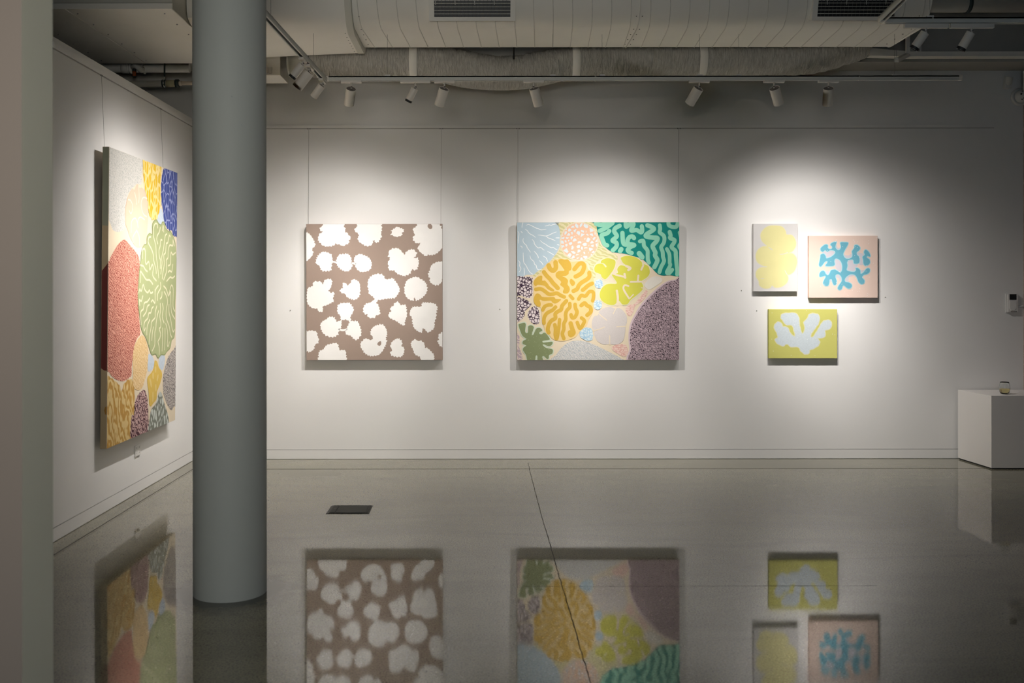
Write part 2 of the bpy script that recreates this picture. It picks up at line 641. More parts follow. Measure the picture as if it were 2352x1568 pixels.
# ------------------------------------------------------------------ floor box, outlet, keypad, sensor, camera
fb = empty('floor_box', (-0.91, 6.82, 0), 'dark rectangular floor outlet lid set in the concrete', 'floor box')
mbox('frame', (-0.146, -0.122, 0.0), (0.142, 0.122, 0.003), M['floorbox_dark'], fb)
mbox('lid', (-0.085, -0.112, 0.003), (0.118, 0.114, 0.006), M['floorbox'], fb, 0.001)
mbox('cable_flap', (-0.126, -0.112, 0.003), (-0.089, 0.114, 0.006), M['floorbox'], fb, 0.001)
mbox('finger_slot', (-0.112, -0.02, 0.006), (-0.098, 0.03, 0.0066), M['floorbox_dark'], fb)
mbox('finger_slot', (-0.080, -0.03, 0.006), (-0.076, 0.03, 0.0066), M['floorbox_dark'], fb)
mbox('edge_strip', (0.121, -0.112, 0.003), (0.132, 0.114, 0.0055), M['floorbox'], fb)

ou = empty('wall_outlet', (XL, 7.38, 0.319), 'white double power outlet low on the left wall below the tall painting', 'outlet')
mbox('plate', (0, -0.055, -0.04), (0.010, 0.055, 0.04), M['plastic'], ou, 0.003)
for s in (-1, 1):
    bm = bmesh.new()
    box(bm, (0.010, s * 0.028 - 0.009, 0.015), (0.014, s * 0.028 + 0.009, 0.027), 0.001)
    link('switch', bm, M['plastic'], ou)
    bm = bmesh.new()
    for dy, dz in ((-0.007, -0.004), (0.007, -0.004), (0, -0.018)):
        box(bm, (0.010, s * 0.028 + dy - 0.0015, dz - 0.004), (0.0104, s * 0.028 + dy + 0.0015, dz + 0.004))
    link('socket_slots', bm, M['black'], ou)

kp = at(2322.5, 696, YW)
kd = empty('alarm_keypad', (kp.x, YW, kp.z), 'white wall keypad with a dark screen on the back wall above the plinth', 'keypad')
mbox('back_plate', (-0.052, -0.012, -0.084), (0.048, 0, 0.084), M['plastic'], kd, 0.003)
mbox('housing', (-0.042, -0.03, -0.080), (0.046, -0.012, 0.082), M['plastic'], kd, 0.004)
mbox('screen', (-0.030, -0.0315, 0.030), (0.031, -0.03, 0.080), M['screen'], kd)
bm = bmesh.new()
out = [(-0.032, 0.024), (0.034, 0.024), (0.034, -0.02), (0.026, -0.05), (0.012, -0.064), (-0.012, -0.066), (-0.032, -0.05)]
loft(bm, [[(x, -0.03, z) for x, z in out], [(x * 0.94, -0.034, z * 0.96) for x, z in out]], True, True)
link('flap_cover', bm, M['plastic'], kd)
mbox('status_slot', (-0.02, -0.0312, -0.077), (0.036, -0.03, -0.071), M['lamp_top'], kd)
mtube('cable_conduit', [(0.046, -0.008, -0.028), (0.118, -0.008, -0.028)], 0.008, M['trim'], kd)

ps = at(2312, 190, YW)
pr = empty('motion_sensor', (ps.x, YW, ps.z), 'small white motion sensor high in the right corner of the back wall', 'sensor')
pr.rotation_euler = (R(8), R(5), 0)
mbox('housing', (-0.033, -0.045, -0.052), (0.033, -0.006, 0.052), M['plastic'], pr, 0.006)
bm = bmesh.new()
loft(bm, [[(x * 0.027, y, 0.045) for x, y in ((-1, -0.045), (-0.6, -0.054), (0, -0.058), (0.6, -0.054), (1, -0.045))],
          [(x * 0.027, y, -0.008) for x, y in ((-1, -0.045), (-0.6, -0.054), (0, -0.058), (0.6, -0.054), (1, -0.045))],
          [(x * 0.015, y, -0.026) for x, y in ((-1, -0.045), (-0.6, -0.047), (0, -0.048), (0.6, -0.047), (1, -0.045))]], False)
link('lens_cover', bm, M['lamp_white'], pr, True)
mbox('mounting_plate', (-0.02, -0.006, -0.03), (0.02, 0.008, 0.03), M['plastic'], pr)

cp = at(2341, 223, YW)
cd = empty('dome_camera', (cp.x, YW, cp.z), 'white ball security camera in the upper right corner of the back wall', 'camera')
bm = bmesh.new()
lathe(bm, [(0, 0.0), (0.078, 0.0), (0.080, 0.012), (0.072, 0.026), (0.064, 0.028), (0.060, 0.024), (0, 0.024)], 40)
bmesh.ops.transform(bm, matrix=Matrix.Rotation(R(90), 4, 'X'), verts=bm.verts[:])
link('base_ring', bm, M['plastic'], cd, True)
bm = bmesh.new()
bmesh.ops.create_uvsphere(bm, u_segments=32, v_segments=18, radius=0.056, matrix=Matrix.Translation((0, -0.035, 0)))
link('ball', bm, M['plastic'], cd, True)
bm = bmesh.new()
bmesh.ops.create_uvsphere(bm, u_segments=24, v_segments=12, radius=0.027, matrix=Matrix.Translation((0.012, -0.078, -0.010)) @ Matrix.Diagonal((1, 0.55, 1, 1)))
link('lens', bm, M['screen'], cd, True)
for x, z, r in ((-0.026, 0.012, 0.0085), (-0.016, -0.033, 0.006), (-0.010, 0.036, 0.005)):
    bm = bmesh.new()
    bmesh.ops.create_uvsphere(bm, u_segments=12, v_segments=8, radius=r, matrix=Matrix.Translation((x, -0.035 - math.sqrt(max(0, 0.056**2 - x * x - z * z)), z)) @ Matrix.Diagonal((1, 0.5, 1, 1)))
    link('infrared_lamp', bm, M['black'], cd, True)
# junction box on the right wall above it
jb = empty('junction_box', (XR, 8.62, 3.33), 'pale box fixed to the right wall above the ball camera', 'junction box')
mbox('box', (-0.10, -0.06, -0.085), (0.0, 0.10, 0.085), M['plastic'], jb, 0.006)
mbox('cover', (-0.055, -0.072, -0.083), (-0.006, -0.06, 0.083), M['plastic'], jb, 0.003)

for px, py, w in ((667, 712, 'left of the brown painting'), (1148, 710, 'left of the large colourful painting'), (1703, 667, 'left of the yellow cloud painting'),
                  (2033, 682, 'right of the pink painting'), (1738, 713, 'above and left of the lime green painting')):
    q = at(px, py, YW)
    bm = bmesh.new()
    lathe(bm, [(0, 0), (0.0045, 0), (0.005, 0.002), (0.003, 0.006), (0, 0.007)], 12)
    bmesh.ops.transform(bm, matrix=Matrix.Rotation(R(90), 4, 'X'), verts=bm.verts[:])
    o = link('wall_pin', bm, M['pipe_grey'], None, True)
    o.location = (q.x, YW, q.z)
    tag(o, 'tiny grey pin in the white wall ' + w, 'pin', 'small pins beside the paintings')

# ------------------------------------------------------------------ oval spiral duct
DZ, DR, DY0, DY1 = 3.45, 0.22, 7.45, 7.96     # bottom, end radius, centres of the two round sides


def oval(u, r=DR, off=0.0):
    """point of the oval section at fraction u of its outline, starting on the far bottom"""
    flat = DY1 - DY0
    per = 2 * flat + 2 * PI * r
    s = (u % 1.0) * per
    zc = DZ + DR
    rr = r + off
    if s < flat:
        return DY1 - s, zc - rr
    s -= flat
    if s < PI * r:
        a = s / r
        return DY0 - rr * math.sin(a), zc - rr * math.cos(a)
    s -= PI * r
    if s < flat:
        return DY0 + s, zc + rr
    a = (s - flat) / r
    return DY1 + rr * math.sin(a), zc + rr * math.cos(a)


DX0, DX1 = -0.951, 3.262
du = empty('spiral_duct', ((DX0 + DX1) / 2, 7.7, 3.67), 'long white flat-oval spiral duct under the ceiling, carrying two dark grilles', 'duct')
O = du.location


def rel(x, y, z):
    return (x - O.x, y - O.y, z - O.z)


N = 72
bm = bmesh.new()
loft(bm, [[rel(x, *oval(k / N)) for k in range(N)] for x in (DX0, DX1)], True, True)
shell = link('duct_shell', bm, M['duct'], du)
smooth_by_angle(shell, 40)
# helical lock seam
bm = bmesh.new()
pitch = 0.1425
turns = (DX1 - DX0 - 0.03) / pitch
n = int(turns * 44)
prev = None
for i in range(n + 1):
    u = i / 44.0
    x = DX0 + 0.02 + (DX1 - DX0 - 0.03) - pitch * u
    y0, z0 = oval(u + 0.1, off=-0.001)
    y1, z1 = oval(u + 0.1, off=0.0035)
    ring = [bm.verts.new(rel(x - 0.0035, y0, z0)), bm.verts.new(rel(x - 0.002, y1, z1)), bm.verts.new(rel(x + 0.002, y1, z1)), bm.verts.new(rel(x + 0.0035, y0, z0))]
    if prev:
        for k in range(3):
            bm.faces.new((prev[k], prev[k + 1], ring[k + 1], ring[k]))
    prev = ring
bmesh.ops.recalc_face_normals(bm, faces=bm.faces[:])
link('spiral_seam', bm, M['seam'], du)
# slip joint half way and its screws
def oval_band(name, xa, xb, off, mat, parent):
    bm = bmesh.new()
    loft(bm, [[rel(xa, *oval(k / N, off=0.0)) for k in range(N)], [rel(xa, *oval(k / N, off=off)) for k in range(N)],
              [rel(xb, *oval(k / N, off=off)) for k in range(N)], [rel(xb, *oval(k / N, off=0.0)) for k in range(N)]])
    o = link(name, bm, mat, parent)
    smooth_by_angle(o, 40)
    return o


oval_band('slip_joint', 1.148, 1.153, 0.006, M['seam'], du)
bm = bmesh.new()
for xs in (1.128, 1.172, DX1 - 0.06, DX0 + 0.045):
    for k in range(16):
        y, z = oval((k + 0.5) / 16 * 1.0, off=0.001)
        bmesh.ops.create_icosphere(bm, subdivisions=1, radius=0.005, matrix=Matrix.Translation(rel(xs, y, z)))
o = link('screws', bm, M['steel'], du)
o['kind'] = 'stuff'
# end cap flange
bm = bmesh.new()
loft(bm, [[rel(DX1, *oval(k / N, off=0.0)) for k in range(N)], [rel(DX1 + 0.008, *oval(k / N, off=0.004)) for k in range(N)],
          [rel(DX1 + 0.014, *oval(k / N, off=-0.004)) for k in range(N)]], True, True)
smooth_by_angle(link('end_cap', bm, M['duct'], du), 30)


# two saddle grilles on the side that faces the room
def grille(cx, w):
    wi = w - 0.075
    P0, P1 = Vector((7.262, 3.466)), Vector((7.165, 3.80))
    e = (P1 - P0).normalized()
    nrm = Vector((-e.y, e.x))           # towards the room
    if nrm.x > 0:
        nrm = -nrm
    L = (P1 - P0).length

    def pt(x, s, d):
        q = P0 + e * s + nrm * d
        return rel(cx + x, q.x, q.y)

    def slab(bm, x0, x1, s0, s1, d0, d1):
        vs = [bm.verts.new(pt(x, s, d)) for d in (d0, d1) for x, s in ((x0, s0), (x1, s0), (x1, s1), (x0, s1))]
        for q in ((0, 1, 2, 3), (4, 5, 6, 7), (0, 1, 5, 4), (1, 2, 6, 5), (2, 3, 7, 6), (3, 0, 4, 7)):
            bm.faces.new([vs[i] for i in q])
        bmesh.ops.recalc_face_normals(bm, faces=bm.faces[:])
    h = w / 2
    hi = wi / 2
    bm = bmesh.new()
    b = 0.0275
    for a in ((-h, -hi, 0, L), (hi, h, 0, L), (-hi, hi, 0, b), (-hi, hi, L - b, L)):
        slab(bm, a[0], a[1], a[2], a[3], -0.055, 0.004)
    fr = link('grille_frame', bm, M['duct'], du)
    bm = bmesh.new()
    slab(bm, -hi, hi, b, L - b, -0.02, -0.018)
    link('grille_backing', bm, M['black'], fr)
    bm = bmesh.new()
    k = 0
    s = b + 0.022
    while s < L - b - 0.01:
        slab(bm, -hi, hi, s - 0.0022, s + 0.0022, -0.012, 0.0)
        s += 0.0245
    link('horizontal_blades', bm, M['duct_edge'], fr)
    bm = bmesh.new()
    m = 20
    for i in range(1, m):
        x = -hi + wi * i / m
        slab(bm, x - 0.0012, x + 0.0012, b, L - b, -0.017, -0.008)
    link('vertical_blades', bm, M['vent_dark'], fr)


grille(-0.0746, 0.63)
grille(2.72, 0.64)

# ------------------------------------------------------------------ transition, flange and plenum
tr = empty('duct_transition', (-1.5, 7.6, 3.6), 'white tapering duct piece joining the plenum box to the oval duct', 'duct')
O = tr.location
ring_r = []
for k in range(N):
    y, z = oval(k / N, off=0.045)
    ring_r.append((y, z))
# the same outline stretched to a rounded rectangle at the plenum
def rrect(u):
    y0, y1, z0, z1, r = 6.86, 8.10, 3.352, 3.95, 0.10
    y, z = oval(u, off=0.045)
    yc, zc = (DY0 + DY1) / 2, DZ + DR
    a = math.atan2((z - zc) / (DR + 0.045), (y - yc) / (DR + 0.045 + (DY1 - DY0) / 2))
    c, s = math.cos(a), math.sin(a)
    p = 9.0
    k = (abs(c) ** p + abs(s) ** p) ** (-1 / p)
    return (y0 + y1) / 2 + c * k * (y1 - y0) / 2, (z0 + z1) / 2 + s * k * (z1 - z0) / 2


bm = bmesh.new()
rings = []
for x, f in ((-2.04, 0.0), (-1.7, 0.27), (-1.4, 0.55), (-1.0, 1.0)):
    ring = []
    for k in range(N):
        a, b = rrect(k / N), ring_r[k]
        ring.append(rel(x, a[0] + (b[0] - a[0]) * f, a[1] + (b[1] - a[1]) * f))
    rings.append(ring)
loft(bm, rings)
smooth_by_angle(link('taper_shell', bm, M['duct'], tr), 30)
bm = bmesh.new()
loft(bm, [[rel(x, *oval(k / N, off=o_)) for k in range(N)] for x, o_ in ((-1.0, 0.045), (-1.0, 0.049), (-0.952, 0.049), (-0.952, 0.0))])
smooth_by_angle(link('collar_flange', bm, M['duct_edge'], tr), 30)
bm = bmesh.new()
for k in range(28):
    y, z = oval((k + 0.5) / 28, off=0.046)
    bmesh.ops.create_icosphere(bm, subdivisions=1, radius=0.0045, matrix=Matrix.Translation(rel(-1.02, y, z)))
o = link('rivets', bm, M['steel'], tr)
o['kind'] = 'stuff'

pn = empty('plenum_box', (-3.2, 7.3, 3.6), 'wide white sheet-metal plenum box above the left wall, with panel joints', 'duct')
O = pn.location
XP0, XP1, YP0, YP1 = -4.6, -2.04, 6.54, 8.10
edges = [XP0, -3.23, -3.13, -2.74, XP1]
mbox('box_core', rel(XP0 + 0.01, YP0 + 0.012, 3.356), rel(XP1 - 0.004, YP1 - 0.004, 3.97), M['duct_edge'], pn)
for a, b in zip(edges, edges[1:]):
    mbox('bottom_panel', rel(a + 0.003, YP0, 3.350 - (0.006 if a < -3.2 and a > -3.3 or b > -2.5 and False else 0)), rel(b - 0.003, YP1, 3.356), M['duct'], pn)
mbox('edge_lip', rel(XP0, YP0 - 0.004, 3.350), rel(XP1, YP0, 3.388), M['duct'], pn)
mbox('front_panel', rel(XP0, YP0, 3.392), rel(-3.0, YP0 + 0.012, 3.97), M['duct_edge'], pn)
mbox('front_panel', rel(-2.996, YP0, 3.392), rel(XP1, YP0 + 0.012, 3.97), M['duct_edge'], pn)
mbox('corner_angle', rel(XP1 - 0.004, YP0, 3.350), rel(XP1 + 0.004, 6.84, 3.39), M['duct_edge'], pn)
bm = bmesh.new()
for xx in (-3.27, -3.06, -2.70, -2.12):
    for i in range(6):
        bmesh.ops.create_icosphere(bm, subdivisions=1, radius=0.006, matrix=Matrix.Translation(rel(xx, YP0 + 0.1 + i * 0.27, 3.349)))
o = link('screws', bm, M['steel'], pn)
o['kind'] = 'stuff'
# slim bulkhead panel beside the plenum over the partition
mbx = mbox('side_panel', rel(XP0, YP0 + 0.2, 3.335), rel(-3.30, YP1 - 0.25, 3.349), M['duct'], pn)

# ------------------------------------------------------------------ fan coil box with its collar, and the flexible duct
fc = empty('fan_coil_box', (-2.1, 8.44, 3.5), 'white fan coil box hung below the beam behind the column', 'duct')
O = fc.location
FB = EYE + 1.772
mbox('casing', rel(-2.10, 8.19, FB), rel(-1.665, 8.515, FB + 0.30), M['duct'], fc, 0.004)
mbox('access_latch', rel(-1.80, 8.178, FB + 0.015), rel(-1.765, 8.19, FB + 0.065), M['plastic'], fc, 0.002)
mbox('latch_plate', rel(-1.755, 8.184, FB + 0.015), rel(-1.735, 8.19, FB + 0.065), M['duct_edge'], fc)
mtube('conduit', [rel(-1.845, 8.183, FB + 0.0), rel(-1.845, 8.183, FB + 0.28)], 0.006, M['steel'], fc)
mtube('hanger_rod', [rel(-1.785, 8.30, FB + 0.30), rel(-1.785, 8.30, 3.99)], 0.005, M['steel'], fc)

YF = 8.33
fx = empty('flexible_duct', (0.8, YF, 3.4), 'crinkled white insulated flexible duct sagging behind the oval duct', 'duct')
O = fx.location
path_px = [(716, 141), (780, 141), (900, 142), (990, 144), (1060, 153), (1110, 163), (1150, 167), (1200, 164), (1250, 155), (1310, 146), (1400, 141), (1500, 139.5), (1620, 138), (1740, 136),
           (1830, 134), (1880, 128), (1930, 114), (1958, 104), (1980, 97)]


def catmull(pts, per, closed=False):
    n = len(pts)
    out = []
    rng = range(n if closed else n - 1)
    for i in rng:
        if closed:
            a, b, c_, d = pts[i - 1], pts[i], pts[(i + 1) % n], pts[(i + 2) % n]
        else:
            b, c_ = pts[i], pts[i + 1]
            a = pts[i - 1] if i else b
            d = pts[i + 2] if i + 2 < n else c_
        for k in range(per):
            t = k / per
            t2, t3 = t * t, t * t * t
            out.append(tuple(0.5 * (2 * b[j] + (c_[j] - a[j]) * t + (2 * a[j] - 5 * b[j] + 4 * c_[j] - d[j]) * t2
                                    + (3 * b[j] - a[j] - 3 * c_[j] + d[j]) * t3) for j in range(len(b))))
    if not closed:
        out.append(tuple(pts[-1]))
    return out


from mathutils import noise as mnoise
cen = [at(x, y, YF) for x, y in path_px]
cl = catmull([tuple(v) for v in cen], 34)
RF = 0.137
bm = bmesh.new()
rings = []
NR = 44
bands = [at(x, 140, YF).x for x in (950, 1322, 1608)]
for i, p in enumerate(cl):
    p = Vector(p)
    a = Vector(cl[max(0, i - 1)])
    b = Vector(cl[min(len(cl) - 1, i + 1)])
    d = (b - a).normalized()
    u = Vector((0, 1, 0))
    v = d.cross(u).normalized()
    tight = max([0] + [1 - abs(p.x - q) / 0.05 for q in bands])
    amp = 0.016 * (1 - min(1, tight * 2.0))
    ring = []
    for k in range(NR):
        th = 2 * PI * k / NR
        e = u * math.cos(th) + v * math.sin(th)
        w = mnoise.noise(Vector((p.x * 26 + 1.2 * math.sin(th * 2 + p.x * 5), math.cos(th) * 1.1, math.sin(th) * 1.1 + 9)))
        w2 = mnoise.noise(Vector((p.x * 70, math.cos(th) * 2.2 + 5, math.sin(th) * 2.2)))
        rr = RF + amp * (0.75 * w - 0.9 * max(0, w2 - 0.1)) + 0.004 * tight
        ring.append(p + e * rr - Vector(O))
    rings.append(ring)
loft(bm, rings, True, True)
link('insulated_sleeve', bm, M['flex'], fx, True)
c0 = cl[0]
xs = at(664, 141, YF).x
bm = bmesh.new()
lathe(bm, [(0.118, 0), (0.128, 0.002), (0.128, 0.02), (0.122, 0.024), (0.122, 0.155), (0.138, 0.16), (0.138, 0.175)], 40)
bmesh.ops.transform(bm, matrix=Matrix.Translation(Vector((xs, YF, c0[2])) - O) @ Matrix.Rotation(R(90), 4, 'Y'), verts=bm.verts[:])
link('metal_spigot', bm, M['duct_edge'], fx, True)
for q in bands:
    k = min(range(len(cl)), key=lambda i: abs(cl[i][0] - q))
    bm = bmesh.new()
    lathe(bm, [(RF + 0.005, -0.032), (RF + 0.0085, -0.030), (RF + 0.0085, 0.030), (RF + 0.005, 0.032)], 40)
    bmesh.ops.transform(bm, matrix=Matrix.Translation(Vector(cl[k]) - O) @ Matrix.Rotation(R(90), 4, 'Y'), verts=bm.verts[:])
    link('tape_band', bm, M['duct'], fx, True)
# the loop of sleeve hanging lower behind the track
bm = bmesh.new()
lp = [at(x, y, YF - 0.02) for x, y in ((1010, 152), (1060, 164), (1110, 170), (1150, 171.5), (1190, 170), (1235, 163), (1280, 152))]
lp = [Vector(v) - O for v in catmull([tuple(v) for v in lp], 6)]
tube(bm, lp, 0.129, 28, False)
link('sagging_liner', bm, M['flex'], fx, True)

# ------------------------------------------------------------------ tray and pipes at the right, pipes at the left
ct = empty('cable_tray', (4.0, 8.46, 3.5), 'slim pale tray running along the beam at the upper right', 'tray')
O = ct.location
bm = bmesh.new()
zt0, zt1 = at(2352, 131, 8.45).z, at(2352, 119.5, 8.45).z
box(bm, rel(at(2086, 125, 8.45).x + 0.001, 8.42, zt0), rel(XR, 8.515, zt1), 0.003)
link('trunking', bm, M['duct'], ct)
bm = bmesh.new()
a0, a1 = at(1996, 129.2, 8.45), at(1996, 112, 8.45)
b0, b1 = at(2086, 131.5, 8.45), at(2086, 119.5, 8.45)
loft(bm, [[Vector((v.x, y, v.z)) - O for v, y in ((lo_, 8.42), (hi_, 8.42), (hi_, 8.515), (lo_, 8.515))] for lo_, hi_ in ((a0, a1), (b0, b1))], True, True)
link('tapered_branch', bm, M['duct'], ct)
cz = at(2114, 104, 8.47)
mtube('valve_stem', [Vector((cz.x, 8.47, zt1)) - O, Vector((cz.x, 8.47, cz.z + 0.02)) - O], 0.008, M['pipe'], ct)
mbox('valve_head', rel(cz.x - 0.03, 8.455, cz.z + 0.015), rel(cz.x + 0.03, 8.485, cz.z + 0.03), M['pipe_grey'], ct, 0.003)

bp = empty('ceiling_pipe', (4.0, 8.1, 3.85), 'fat grey pipe running under the ceiling in the top right corner', 'pipe')
O = bp.location
zc_ = at(2250, 8, 8.1).z
mtube('pipe', [rel(3.0, 8.1, zc_), rel(XR, 8.1, zc_)], 0.072, M['pipe_grey'], bp, 28)
for px in (2222,):
    xx = at(px, 8, 8.1).x
    mtube('pipe_clamp', [rel(xx - 0.015, 8.1, zc_), rel(xx + 0.015, 8.1, zc_)], 0.078, M['rubber'], bp, 28)

dp = empty('drain_pipe', (-3.2, 8.37, 3.52), 'white drain pipe with an elbow crossing above the left wall', 'pipe')
O = dp.location
z0 = at(340, 156.5, 8.36).z
mtube('pipe', [rel(-4.6, 8.36, z0 - 0.008), rel(-3.06, 8.36, z0), rel(-2.46, 8.36, z0)], 0.037, M['pipe'], dp, 24)
for a, b, r in ((280, 295, 0.044), (299, 304, 0.046), (330, 333, 0.048)):
    xa, xb = at(a, 156, 8.36).x, at(b, 156, 8.36).x
    mtube('pipe_socket', [rel(xa, 8.36, z0), rel(xb, 8.36, z0)], r, M['pipe'], dp, 24)
e0, e1, e2 = at(309, 148, 8.34), at(309, 148, 8.26), at(326, 160, 8.24)
mtube('elbow', [Vector(v) - O for v in (at(305, 156, 8.36), at(309, 152, 8.30), at(313, 151, 8.27), at(319, 155, 8.27), at(325, 161, 8.29), at(328, 158, 8.36))], 0.026, M['pipe'], dp, 18)
cap = at(308.5, 168, 8.27)
mtube('orange_cap', [Vector((cap.x, 8.27, cap.z + 0.015)) - O, Vector((cap.x, 8.27, cap.z - 0.026)) - O], 0.0145, M['orange'], dp, 18)
mtube('cap_collar', [Vector((cap.x, 8.27, cap.z + 0.036)) - O, Vector((cap.x, 8.27, cap.z + 0.014)) - O], 0.0165, M['rubber'], dp, 18)
mtube('cap_collar', [Vector((cap.x, 8.27, cap.z - 0.025)) - O, Vector((cap.x, 8.27, cap.z - 0.034)) - O], 0.0165, M['rubber'], dp, 18)

sp = empty('waste_pipe', (-3.0, 8.29, 3.4), 'lower jointed pipe held by a dark rod and clamp above the left wall', 'pipe')
O = sp.location
za, zb = at(300, 193, 8.29).z, at(430, 191, 8.29).z


def px_x(p):
    return at(p, 190, 8.29).x


def zz(p):
    return za + (zb - za) * (p - 300) / 130.0


def seg(name, a, b, r, mat):
    mtube(name, [rel(px_x(a), 8.29, zz(a)), rel(px_x(b), 8.29, zz(b))], r, mat, sp, 24)


seg('grey_pipe', 190, 382, 0.0265, M['pipe_grey'])
seg('khaki_coupler', 382, 404, 0.0285, M['coupler'])
seg('cream_pipe', 410, 492, 0.0165, M['pipe_cream'])
seg('cream_sleeve', 412, 418, 0.020, M['pipe_cream'])
seg('rubber_clamp', 403, 411, 0.033, M['rubber'])
seg('pipe_clamp', 373, 381, 0.033, M['rubber'])
seg('clamp_bolt', 376.0, 378.5, 0.0345, M['chrome'])
hx = px_x(378)
mtube('hanger_rod', [rel(hx, 8.29, zz(378) + 0.03), rel(hx, 8.29, 3.60)], 0.0068, M['rubber'], sp, 10)
mbox('rod_nut', rel(hx - 0.009, 8.281, zz(378) + 0.03), rel(hx + 0.009, 8.299, zz(378) + 0.055), M['pipe_grey'], sp)

hr = mtube('hanger_rod', [(at(1180.5, 110, 8.16).x, 8.185, EYE + 1.90), (at(1180.5, 110, 8.16).x, 8.185, ZC)], 0.0062, M['black'], None, 10)
tag(hr, 'thin black threaded rod hanging behind the oval duct', 'rod')

# ------------------------------------------------------------------ lighting tracks
def track(name, a, b, label, clips=(), joint=(), tops=ZC):
    """a square lighting track from a to b (points on its underside centre line)"""
    a, b = Vector(a), Vector(b)
    d = (b - a)
    L = d.length
    rz = math.atan2(d.y, d.x)
    e = empty(name, a, label, 'lighting track', None, rz)
    w, h = 0.018, 0.034
    bm = bmesh.new()
    box(bm, (0, -w, 0.002), (L, -w + 0.006, h))
    box(bm, (0, w - 0.006, 0.002), (L, w, h))
    box(bm, (0, -w, h - 0.01), (L, w, h))
    box(bm, (0, -w - 0.0008, 0), (L, -w + 0.008, 0.003))
    box(bm, (0, w - 0.008, 0), (L, w + 0.0008, 0.003))
    link('rail', bm, M['track'], e)
    mbox('conductor_slot', (0.02, -w + 0.006, 0.010), (L - 0.02, w - 0.006, 0.020), M['slot'], e)
    for x in (0, L):
        s = 1 if x == 0 else -1
        xs = sorted((x - s * 0.002, x + s * 0.025))
        mbox('end_cap', (xs[0], -w - 0.001, -0.0008), (xs[1], w + 0.001, h + 0.001), M['lamp_white'], e, 0.002)
    for x in joint:
        mbox('track_joint', (x - 0.003, -w - 0.001, -0.001), (x + 0.003, w + 0.001, h + 0.0006), M['duct_edge'], e)
    for i_, x in enumerate(clips):
        mbox('wire_clip', (x - 0.02, -0.012, h), (x + 0.02, 0.012, h + 0.012), M['plastic'], e, 0.002)
        mtube('suspension_wire', [(x, 0, h + 0.012), (x, 0, (tops[i_] if isinstance(tops, tuple) else tops) - a.z)], 0.0011, M['steel'], e, 6, False)
    return e


def tx(px):
    return at(px, 185, YT).x


zl, zr_ = at(760, 191, YT).z, at(2200, 186, YT).z
xl, xr = tx(748), tx(2208)
track('lighting_track', (xl, YT, ZT - 0.008), (xr, YT, ZT - 0.003), 'long white lighting track parallel to the back wall',
      [tx(p) - xl for p in (890, 1270, 1383, 1607, 1697, 2055)], [tx(p) - xl for p in (1367, 1972)], DZ - 0.006)
la, lb = at(746, 188.5, YT - 0.02), at(607, 29, 5.74)
ld = (lb - la)
lb = la + ld * 1.55
lb.z = la.z
track('lighting_track', la, lb, 'white lighting track running from the long track towards the camera beside the column',
      [0.42, 1.65], [], (3.34, ZC))
ra = at(2021, 54, 5.97)
track('lighting_track', (ra.x + 0.01, 5.97, ra.z), (XR - 0.05, 5.97, ra.z), 'short white lighting track in the upper right carrying two lamps',
      [0.29, 1.6], [0.30])
rb = at(2107, 1, 5.25)
rd = (rb - ra)
rb = ra + rd * 2.2
track('lighting_track', (ra.x, 5.97 - 0.02, ra.z), (rb.x, rb.y, ra.z), 'white lighting track running towards the camera in the upper right', [0.45], [])
# stub of another track hung from a post
ts = empty('track_bracket', (3.5, 8.3, 3.5), 'short white track end on a post below the tray at the upper right', 'bracket')
O = ts.location
q0, q1 = at(2059, 139, 7.95), at(2086, 125, 8.36)
bm = bmesh.new()
loft(bm, [[Vector((q.x + a, q.y, q.z + b)) - O for a, b in ((-0.018, -0.014), (0.018, -0.014), (0.018, 0.014), (-0.018, 0.014))] for q in (q0, q1)], True, True)
link('arm', bm, M['duct'], ts)
pz = at(2085, 122, 8.34)
mbox('post', rel(pz.x - 0.014, 8.325, pz.z - 0.01), rel(pz.x + 0.014, 8.355, ZC), M['duct'], ts, 0.002)
mtube('suspension_wire', [Vector((q0.x, 7.95, q0.z + 0.01)) - O, Vector((q0.x, 7.95, ZC)) - O], 0.0012, M['steel'], ts, 6, False)
mbox('wire_clip', rel(q0.x - 0.012, 7.94, q0.z + 0.005), rel(q0.x + 0.012, 7.96, q0.z + 0.022), M['plastic'], ts)

# ------------------------------------------------------------------ lamps
def head_meshes(r, L, rim):
    """built along -Z from the pivot; returns (name, mesh, material)"""
    out = []
    bm = bmesh.new()
    lathe(bm, [(r - 0.003, -0.012), (r, -0.009), (r, -0.012 - L), (r - 0.002, -0.012 - L - 0.001), (r - 0.005, -0.012 - L), (r - 0.006, -0.012 - L + 0.02), (0, -0.012 - L + 0.02)], 36)
    o = link('cylinder_head', bm, M['lamp_white'])
    smooth_by_angle(o, 30)
    out.append(o)
    bm = bmesh.new()
    lathe(bm, [(r - 0.003, -0.012), (r - 0.007, -0.016), (0.012, -0.016), (0.012, -0.012), (0, -0.012)], 36)
    out.append(link('heat_sink_cap', bm, M['lamp_top']))
    bm = bmesh.new()
    lathe(bm, [(0, -0.012 - L + 0.017), (r - 0.008, -0.012 - L + 0.017), (r - 0.008, -0.012 - L + 0.0165)], 30)
    out.append(link('lens', bm, M['lens_off' if rim else 'lens']))
    if rim:
        bm = bmesh.new()
        lathe(bm, [(r + 0.0006, -0.012 - L + 0.012), (r + 0.0014, -0.012 - L + 0.010), (r + 0.0014, -0.012 - L), (r + 0.0006, -0.012 - L - 0.005), (r - 0.004, -0.012 - L - 0.005), (r - 0.005, -0.012 - L + 0.002)], 36)
        out.append(link('black_rim', bm, M['black']))
    return out


